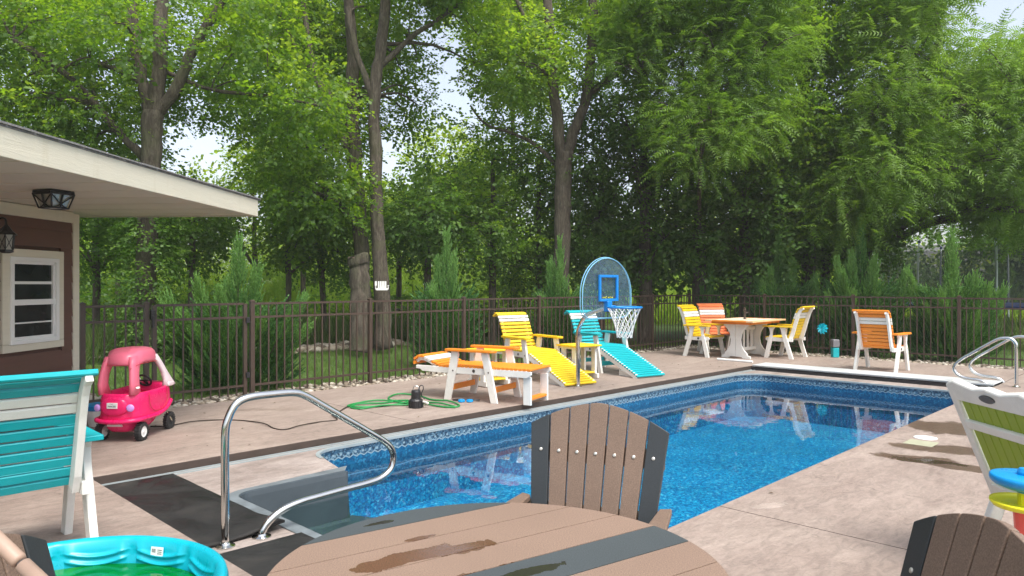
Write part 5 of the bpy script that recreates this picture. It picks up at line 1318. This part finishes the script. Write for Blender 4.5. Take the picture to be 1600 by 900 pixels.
# --- tree 2: pair of trunks with a tall crown
Y2 = 16.0
l2 = [([(600,545,15),(597,460,13),(590,350,10),(588,260,10),(585,150,9),(596,70,9),(608,-60,8),(612,-150,6)], Y2), ([(586,160,6),(560,90,5),(545,20,5),(540,-80,4)], Y2), ([(590,110,5),(640,60,4),(700,20,3),(760,-30,2)], Y2)]
b2 = rect_lobes([(540,640,-95,110,17.6,19,7),(630,720,-95,100,15,18,9),(635,690,60,200,16,18,5),(540,640,140,210,17.6,19,2)], 12, GAPS, (.75,1.2))
b2 += [(W(a_, b_, 16.8+.2*(i_ % 4)), .48+.04*(i_ % 3)) for i_, (a_, b_) in enumerate(((640,45),(652,95),(645,140),(640,185),(664,15),(628,110),(655,165),(632,70),(752,60),(756,110),(750,25)))]
tree('maple_tree', 'tall maple carrying the small white swing chair on its trunk', (W(600,545,Y2).x, Y2, GZ), l2, b2, 'broad', 'leaf_maple', 145, 201)
l2b = [([(572,545,13),(568,460,12),(563,360,11),(554,240,11),(552,150,10),(550,60,9),(540,-60,7)], Y2+.5), ([(556,250,7),(520,190,6),(495,120,5),(478,40,4),(465,-60,3)], Y2+.5), ([(552,215,6),(515,150,5),(480,100,4),(440,30,4),(425,-60,3)], Y2+.7)]
b2b = rect_lobes([(380,560,-95,110,17.5,19.2,10),(400,530,150,260,15.6,18.5,6),(420,540,260,330,15,17.5,5)], 13, GAPS, (.75,1.2))
tree('maple_tree', 'dark leaning maple left of the twin trunks, forking into thin upright stems', (W(566,545,Y2+.5).x, Y2+.5, GZ), l2b, b2b, 'broad', 'leaf_maple', 135, 211)
# cut stub
q = W(566, 545, 15.3); t = thing('tree_stump', 'tall cut-off tree stub with a flat grey top beside the twin trunks', 'tree stump', (q.x, 15.3, GZ))
mb = MB(); px_limb(mb, [(563,550,17),(563,500,16),(562,450,15.5),(561,418,15.5),(559,402,17)], 15.3); o = mb.build('trunk', 'bark', t, smooth=True); o.location = -Vector(t.location)
q2 = W(559,402,15.3); MB().lathe([(0,.012),(.19,.008),(.215,-.004),(.21,-.03)], 14, q2-Vector(t.location)).build('cut_top', 'cutwood', t)
# white swing chair ornament
q = W(597, 447, 15.55); t = thing('bird_feeder', 'tiny white swing chair shaped feeder fixed on the tree trunk above the fence', 'bird feeder', q, R(8))
b = MB()
for i in range(5): b.box((-.075+.0375*i, .02, .03), (.026,.012,.15))
b.build('back_slat', 'white_plastic', t); MB().box((0,-.04,-.055), (.24,.13,.02)).box((0,-.10,-.07), (.24,.015,.035)).build('seat', 'white_plastic', t)
for s in (-1, 1): MB().box((s*.13,-.03,.01), (.03,.15,.015)).box((s*.13,-.09,-.03), (.018,.018,.08)).build('arm', 'white_plastic', t)
MB().box((-.13,.0,.06), (.04,.05,.09)).build('bottle', 'white_plastic', t)
# --- tree 3: forked tree behind the hoop
Y3 = 17.0
l3 = [([(874,560,15),(876,450,14),(879,340,13),(880,270,13),(882,240,14)], Y3), ([(877,250,9),(871,190,9),(862,120,8),(858,50,8),(853,-60,7)], Y3), ([(886,245,9),(896,205,8),(912,165,8),(921,110,8),(925,40,8),(930,-60,6)], Y3),
      ([(915,150,5),(950,125,5),(985,100,4),(1020,60,4),(1040,0,3)], Y3), ([(860,120,4),(840,60,4),(812,10,3),(790,-60,3)], Y3), ([(735,165,1.5),(760,195,2),(790,205,2.5),(835,225,3),(872,262,4)], Y3+.3)]
b3 = rect_lobes([(760,860,-95,90,18.3,20,8),(740,820,40,150,16,18,4),(850,960,-95,60,18.4,20,6),(770,850,110,230,17.6,19.5,5),(940,1060,-95,120,15.5,19,11)], 14, GAPS, (.75,1.2))
tree('ash_tree', 'tall forked tree with pale bark rising behind the basketball hoop', (W(874,560,Y3).x, Y3, GZ), l3, b3, 'broad', 'leaf_maple', 140, 301)
# --- dark understory trees (left to right)
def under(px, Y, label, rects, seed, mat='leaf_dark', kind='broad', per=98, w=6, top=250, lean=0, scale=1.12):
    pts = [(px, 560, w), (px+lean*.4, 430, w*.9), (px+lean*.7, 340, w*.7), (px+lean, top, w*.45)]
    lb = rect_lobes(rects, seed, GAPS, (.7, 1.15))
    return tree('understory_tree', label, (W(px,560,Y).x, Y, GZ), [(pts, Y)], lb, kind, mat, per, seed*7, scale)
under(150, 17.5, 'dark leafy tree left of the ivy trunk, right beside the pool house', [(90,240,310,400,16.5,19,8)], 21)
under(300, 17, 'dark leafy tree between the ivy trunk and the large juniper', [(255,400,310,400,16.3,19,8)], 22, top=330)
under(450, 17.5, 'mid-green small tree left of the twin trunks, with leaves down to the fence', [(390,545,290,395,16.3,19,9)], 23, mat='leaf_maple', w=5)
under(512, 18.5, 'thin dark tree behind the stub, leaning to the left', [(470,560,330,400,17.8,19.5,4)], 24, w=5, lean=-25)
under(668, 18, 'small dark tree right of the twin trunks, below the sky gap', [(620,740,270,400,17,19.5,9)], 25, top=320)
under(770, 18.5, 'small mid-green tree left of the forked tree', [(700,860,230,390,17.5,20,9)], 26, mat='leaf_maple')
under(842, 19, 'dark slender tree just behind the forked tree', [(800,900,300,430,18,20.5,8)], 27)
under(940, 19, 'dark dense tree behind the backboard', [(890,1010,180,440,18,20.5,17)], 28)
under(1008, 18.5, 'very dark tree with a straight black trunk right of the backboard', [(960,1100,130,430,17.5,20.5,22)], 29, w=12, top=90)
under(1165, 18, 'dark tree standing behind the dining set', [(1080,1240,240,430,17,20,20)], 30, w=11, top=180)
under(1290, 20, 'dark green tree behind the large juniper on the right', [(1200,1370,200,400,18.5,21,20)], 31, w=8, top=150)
# --- right hand walnuts
Y4 = 16.5
l4 = [([(1090,560,11),(1092,400,10),(1098,240,9),(1110,100,8),(1120,-60,6)], Y4+2)]
b4 = rect_lobes([(1030,1215,-95,60,14.5,17.5,24),(1050,1215,60,225,14.5,16.5,22),(960,1050,-60,110,15.5,17.5,8)], 15, GAPS, (.6,1.05))
tree('walnut_tree', 'walnut with hanging pinnate fronds above the dining set', (W(1090,560,Y4+2).x, Y4+2, GZ), l4, b4, 'pinnate', 'leaf_walnut', 260, 401, .8, .15)
l5 = [([(1262,560,12),(1262,400,11),(1255,200,9),(1262,40,8),(1270,-90,6)], 19)]
b5 = rect_lobes([(1200,1380,-180,80,16.5,20,22),(1190,1330,60,330,16.5,19.5,26)], 16, GAPS, (.8,1.25))
tree('cottonwood_tree', 'big mid-green tree with dark shaded leaves in the right half, top out of frame', (W(1262,560,19).x, 19, GZ), l5, b5, 'broad', 'leaf_maple', 135, 501, 1.05)
l6 = [([(1345,560,13,3),(1348,400,12,3),(1370,300,10,2),(1420,180,8,1),(1470,60,6,0)], 17.5), ([(1360,340,6,1.5),(1440,240,5,0),(1530,190,4,-1),(1590,160,3,-1.5)], 17.5)]
b6 = rect_lobes([(1340,1500,-90,70,15.5,19,22),(1340,1640,90,250,15,18.5,36),(1320,1650,230,335,15,18,30),(1500,1700,60,160,15.5,18,13),(1440,1700,290,350,17,20,13)], 17, GAPS, (.6,1.05))
tree('walnut_tree', 'light green walnut filling the right edge above the trampoline', (W(1345,560,20.5).x, 20.5, GZ), l6, b6, 'pinnate', 'leaf_walnut', 200, 601, .88, .15)
l7 = [([(1700,560,16),(1690,300,13),(1680,100,9),(1660,-40,6)], 19)]
b7 = rect_lobes([(1610,1900,20,310,16.5,20,22),(1540,1680,40,110,17,19,5)], 18, [(1400,1640,-200,20)], (.8,1.25))
tree('walnut_tree', 'walnut at the far right edge below the open sky', (W(1700,560,19).x, 19, GZ), l7, b7, 'pinnate', 'leaf_walnut', 170, 701, .8, .12)
# left out-of-frame neighbour so that the edge goes on
b8 = rect_lobes([(-420,-120,-150,350,15,19,24)], 19, (), (.9,1.3))
tree('maple_tree', 'maple at the far left edge behind the pool house roof', (W(-260,560,17).x, 17, GZ), [([(-260,560,18),(-260,200,14),(-270,0,9)], 17)], b8, 'broad', 'leaf_maple', 40, 801, 1.6)

# --- sunlit trees standing further back, seen between the nearer crowns
def back(px, Y, label, rects, seed, per=75, mat='leaf_sunlit_tint', scale=1.4):
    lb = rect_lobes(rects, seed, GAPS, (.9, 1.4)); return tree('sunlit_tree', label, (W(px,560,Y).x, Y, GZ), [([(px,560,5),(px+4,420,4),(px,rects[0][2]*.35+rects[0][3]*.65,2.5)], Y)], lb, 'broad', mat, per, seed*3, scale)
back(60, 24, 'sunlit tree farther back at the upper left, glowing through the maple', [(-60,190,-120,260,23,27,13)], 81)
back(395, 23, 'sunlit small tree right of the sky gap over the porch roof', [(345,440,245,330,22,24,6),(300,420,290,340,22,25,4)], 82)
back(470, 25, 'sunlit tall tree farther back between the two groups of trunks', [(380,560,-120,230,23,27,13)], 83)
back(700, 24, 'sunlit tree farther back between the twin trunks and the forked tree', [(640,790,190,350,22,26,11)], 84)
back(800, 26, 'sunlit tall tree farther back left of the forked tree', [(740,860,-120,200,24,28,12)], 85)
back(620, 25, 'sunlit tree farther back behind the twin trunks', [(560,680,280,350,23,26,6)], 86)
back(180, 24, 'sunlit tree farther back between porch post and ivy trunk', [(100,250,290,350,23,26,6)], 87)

# --- bright shrubs behind the trees
def bush(px, py, Y, r_, label, seed, mat='leaf_sunlit_tint', kind='small', per=170, n_=4, sc=1.5, group='sunlit bushes under the trees'):
    c = W(px, py, Y); t = thing('sunlit_bush', label, 'bush', (c.x, c.y, GZ), 0, group); rn = random.Random(seed); lobes = []
    for i in range(n_): lobes.append((c+Vector((rn.uniform(-1,1)*r_*.9, rn.uniform(-.6,.6)*r_, rn.uniform(-.5,.5)*r_)), r_*rn.uniform(.55,.8)))
    mb = MB()
    for cc, r2 in lobes: limb(mb, [(Vector((c.x, c.y, GZ)), .03), ((Vector((c.x, c.y, GZ))).lerp(Vector(cc), .5)+Vector((.1,0,.1)), .02), (Vector(cc), .008)], 5, .02, seed, 3)
    o = mb.build('stem', 'bark', t); o.location = -Vector(t.location)
    crown('crown', lobes, per, kind, mat, seed, t, sc); return t
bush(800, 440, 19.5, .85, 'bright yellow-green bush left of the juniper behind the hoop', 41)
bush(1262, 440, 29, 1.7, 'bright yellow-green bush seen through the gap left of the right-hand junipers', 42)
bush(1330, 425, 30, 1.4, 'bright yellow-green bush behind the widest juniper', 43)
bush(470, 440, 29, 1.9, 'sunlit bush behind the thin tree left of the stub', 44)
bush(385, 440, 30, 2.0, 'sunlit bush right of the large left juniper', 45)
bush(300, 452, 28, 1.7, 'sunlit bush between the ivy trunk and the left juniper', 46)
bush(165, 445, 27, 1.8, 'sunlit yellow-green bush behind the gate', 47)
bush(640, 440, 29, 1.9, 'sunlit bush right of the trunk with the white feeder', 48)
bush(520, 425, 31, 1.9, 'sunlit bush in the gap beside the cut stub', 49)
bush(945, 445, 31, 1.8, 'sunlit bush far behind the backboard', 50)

# --- far wood that reads as one mass, and hedge fill
lob = []
rn = random.Random(77)
for i in range(70): x = rn.uniform(-38, 60); y = rn.uniform(38, 46); lob.append((Vector((x, y, rn.uniform(.5, 4.2))), rn.uniform(1.8, 3.0)))
o = crown('far_wood', lob, 26, 'small', 'leaf_sunlit_tint', 900, None, 4.6); stuff(o, 'far sunlit tree line seen between the trunks', 'trees')
lob = []
for i in range(90):
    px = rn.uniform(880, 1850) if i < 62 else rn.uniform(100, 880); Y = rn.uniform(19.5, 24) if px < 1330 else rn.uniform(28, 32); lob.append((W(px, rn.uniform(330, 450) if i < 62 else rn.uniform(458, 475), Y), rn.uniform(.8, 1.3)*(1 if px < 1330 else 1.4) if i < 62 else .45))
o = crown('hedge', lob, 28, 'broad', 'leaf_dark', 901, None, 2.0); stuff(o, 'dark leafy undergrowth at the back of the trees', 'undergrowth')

# --- junipers behind the fence
def juniper(label, x, y, hgt, rad, seed, leads=15, lean=0):
    t = thing('juniper_shrub', label, 'juniper', (x, y, GZ), 0, 'junipers planted behind the fence'); rng = np.random.default_rng(seed); Pp, Ax, Sc, Tn = [], [], [], []; mb = MB()
    for i in range(leads):
        a = rng.random()*6.28+i*2.4; f = i/leads; rr = rad*(.15+.95*rng.random()**.8)*(1 if i else 0); top = hgt*(1.0 if i == 0 else rng.uniform(.45, .88)-.25*(rr/rad))
        base = np.array([0,0,.05]); tip = np.array([math.cos(a)*rr+lean, math.sin(a)*rr*.8, max(top, .5)]); mid = np.array([math.cos(a)*rr*.62, math.sin(a)*rr*.5, max(top, .5)*.45])
        k = int(150*tip[2]); s_ = rng.random(k)**.75
        ctr = (1-s_)[:,None]**2*base+2*((1-s_)*s_)[:,None]*mid+(s_**2)[:,None]*tip
        tan = 2*(1-s_)[:,None]*(mid-base)+2*s_[:,None]*(tip-mid); tan /= np.linalg.norm(tan, axis=1, keepdims=True)
        an = rng.random(k)*6.28; side = np.stack([np.cos(an), np.sin(an), np.zeros(k)], 1); w_ = (.17*rad/.8)*(1-s_)**.8+.008
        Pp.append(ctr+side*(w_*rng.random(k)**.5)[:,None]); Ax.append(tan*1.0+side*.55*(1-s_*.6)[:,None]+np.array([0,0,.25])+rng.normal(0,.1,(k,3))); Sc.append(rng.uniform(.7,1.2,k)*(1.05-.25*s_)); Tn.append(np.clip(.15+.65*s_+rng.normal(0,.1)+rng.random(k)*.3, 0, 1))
        mb.tube(smooth_path([base, base*.3+mid*.7, tip], 4), list(np.linspace(.022, .004, 9)), 5)
    # skirt
    k = int(560*rad*hgt/1.6); an = rng.random(k)*6.28; zz = rng.random(k)*hgt*.5; r_ = rad*(.72-.35*zz/hgt)*(.55+.45*rng.random(k)**.5)
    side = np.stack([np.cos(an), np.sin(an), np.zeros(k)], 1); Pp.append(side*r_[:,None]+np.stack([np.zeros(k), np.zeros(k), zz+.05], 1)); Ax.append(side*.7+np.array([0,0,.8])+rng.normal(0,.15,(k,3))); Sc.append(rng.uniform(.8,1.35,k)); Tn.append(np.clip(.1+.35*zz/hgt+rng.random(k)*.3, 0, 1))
    Pp = np.concatenate(Pp)+np.array([x, y, GZ]); Ax = np.concatenate(Ax); Sc = np.concatenate(Sc)*1.0; Tn = np.concatenate(Tn)
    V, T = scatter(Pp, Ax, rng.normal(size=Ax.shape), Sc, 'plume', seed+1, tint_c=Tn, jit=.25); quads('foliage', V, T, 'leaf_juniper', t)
    mb.build('stem', 'bark', t)
juniper('large bushy juniper behind the gate post, leftmost of the row', -3.92, 10.45, 2.05, .95, 61, 26)
juniper('tall pointed juniper behind the orange lounge', -1.18, 13.2, 2.40, .72, 62, 17)
juniper('juniper directly left of the backboard', 1.03, 15.6, 2.35, .65, 63, 15)
juniper('thin young juniper behind the coral chair', 4.88, 17.9, 2.10, .26, 64, 6)
juniper('mid-sized juniper behind the right end of the dining table', 6.10, 16.7, 2.55, .85, 65, 20)
juniper('widest juniper, behind the lone orange chair', 7.40, 15.5, 2.75, 1.02, 66, 28)
juniper('dense spreading juniper at the right in front of the trampoline', 8.62, 14.3, 2.45, .92, 67, 27)

# --- lawn grass and weeds beyond the fence
def blades(name, areas, count, h0, h1, mat, seed, label, cat, kind='grassy', lean=.35):
    rng = np.random.default_rng(seed); ar = np.array([(a[1]-a[0])*(a[3]-a[2]) for a in areas]); c_ = rng.choice(len(areas), count, p=ar/ar.sum()); A = np.array(areas)[c_]
    u = A[:,0]+(A[:,1]-A[:,0])*rng.random(count); v = A[:,2]+(A[:,3]-A[:,2])*rng.random(count)
    pp = np.stack([u*UX-v*UY, u*UY+v*UX, np.full(count, GZ)], 1); ax = np.stack([rng.normal(0,lean,count), rng.normal(0,lean,count), np.ones(count)], 1)
    V, T = scatter(pp, ax, rng.normal(size=(count,3)), rng.uniform(h0, h1, count)/.5, kind, seed+1); o = quads(name, V, T, mat); return stuff(o, label, cat)
blades('lawn_grass', [(1.5,16,9.25,15)], 21000, .06, .14, 'leaf_grass', 71, 'green lawn grass growing beyond the left fence', 'grass')
blades('lawn_grass', [(15.3,22,-6,11)], 16000, .05, .11, 'leaf_grass', 72, 'mown lawn grass beyond the far fence', 'grass')
blades('tall_weeds', [(1.0,18,15.3,19)], 5200, .3, .85, 'leaf_weed', 73, 'tall yellow-green weeds under the trees behind the fence', 'weeds')
blades('tall_weeds', [(20,26,-2,12)], 3000, .4, .9, 'leaf_weed', 74, 'tall weeds at the edge of the far lawn', 'weeds')

rng = np.random.default_rng(75); k = 5200
pp = np.stack([rng.uniform(-26, 34, k), rng.uniform(27, 36, k), np.full(k, GZ)], 1); ax = np.stack([rng.normal(0,.35,k), rng.normal(0,.35,k), np.ones(k)], 1)
V, T = scatter(pp, ax, rng.normal(size=(k,3)), rng.uniform(2.2, 4.2, k), 'grassy', 76); stuff(quads('sunlit_field', V, T, 'leaf_sunlit_tint'), 'bright yellow-green field crop beyond the tree belt', 'field')
# --- small things on the deck: fallen leaves and bits
rng = np.random.default_rng(91); k = 130
u = rng.uniform(-1, 13, k); v = np.where(rng.random(k) < .5, rng.uniform(6.1, 8.7, k), rng.uniform(-1.5, 2.25, k))
pp = np.stack([u*UX-v*UY, u*UY+v*UX, np.full(k, .006)], 1); an = rng.random(k)*6.28; Vs = []
for i in range(k):
    L = rng.uniform(.018, .05); c_, s_ = math.cos(an[i]), math.sin(an[i]); f = lambda a, b, z: pp[i]+np.array([a*c_-b*s_, a*s_+b*c_, z])
    Vs.append([f(0,0,0), f(L*.5,L*.25,.006), f(L,0,.002), f(L*.5,-L*.25,.004)])
leaf_material('leaf_dead', [(.05,.03,.015),(.10,.06,.025),(.16,.12,.04)], [(.1,.06,.02),(.15,.1,.03),(.2,.16,.04)], .2)
stuff(quads('fallen_leaves', np.array(Vs), rng.random(k*1), 'leaf_dead'), 'small dry leaves and bits scattered on the deck', 'leaf litter')
# tan jointed pole in the lower left corner
M['tan_pole'] = plain('tan_painted_pole', (.36,.25,.19), .5, .1, 12)
a = W(-60, 790, 1.16); b = W(31, 878, 1.12); c = W(36, 883, 1.12); d = W(120, 962, 1.08)
t = thing('jointed_pole', 'tan jointed pole leaning in front of the brown chair at the lower left corner', 'pole', a)
for p0, p1 in ((a, b), (c, d)):
    o = MB().tube([p0, p0.lerp(p1, .97), p1], [.012, .012, .010], 14).build('segment', 'tan_pole', t, smooth=True); o.location = -a
o = MB().tube([b, c], .007, 8).build('joint', 'dark_badge', t); o.location = -a


# --- thin summer haze: one closed box round the whole scene
m = bpy.data.materials.new('summer_haze'); m.use_nodes = True; n = m.node_tree; n.nodes.clear()
out = n.nodes.new('ShaderNodeOutputMaterial'); pv = n.nodes.new('ShaderNodeVolumePrincipled'); pv.inputs['Density'].default_value = .0011; pv.inputs['Color'].default_value = (1,1,.97,1)
n.links.new(pv.outputs[0], out.inputs['Volume']); M['haze'] = m
o = MB().box((0, 0, 8.8), (1300, 1300, 22)).build('haze', 'haze'); stuff(o, 'thin pale summer haze between the trees', 'haze')
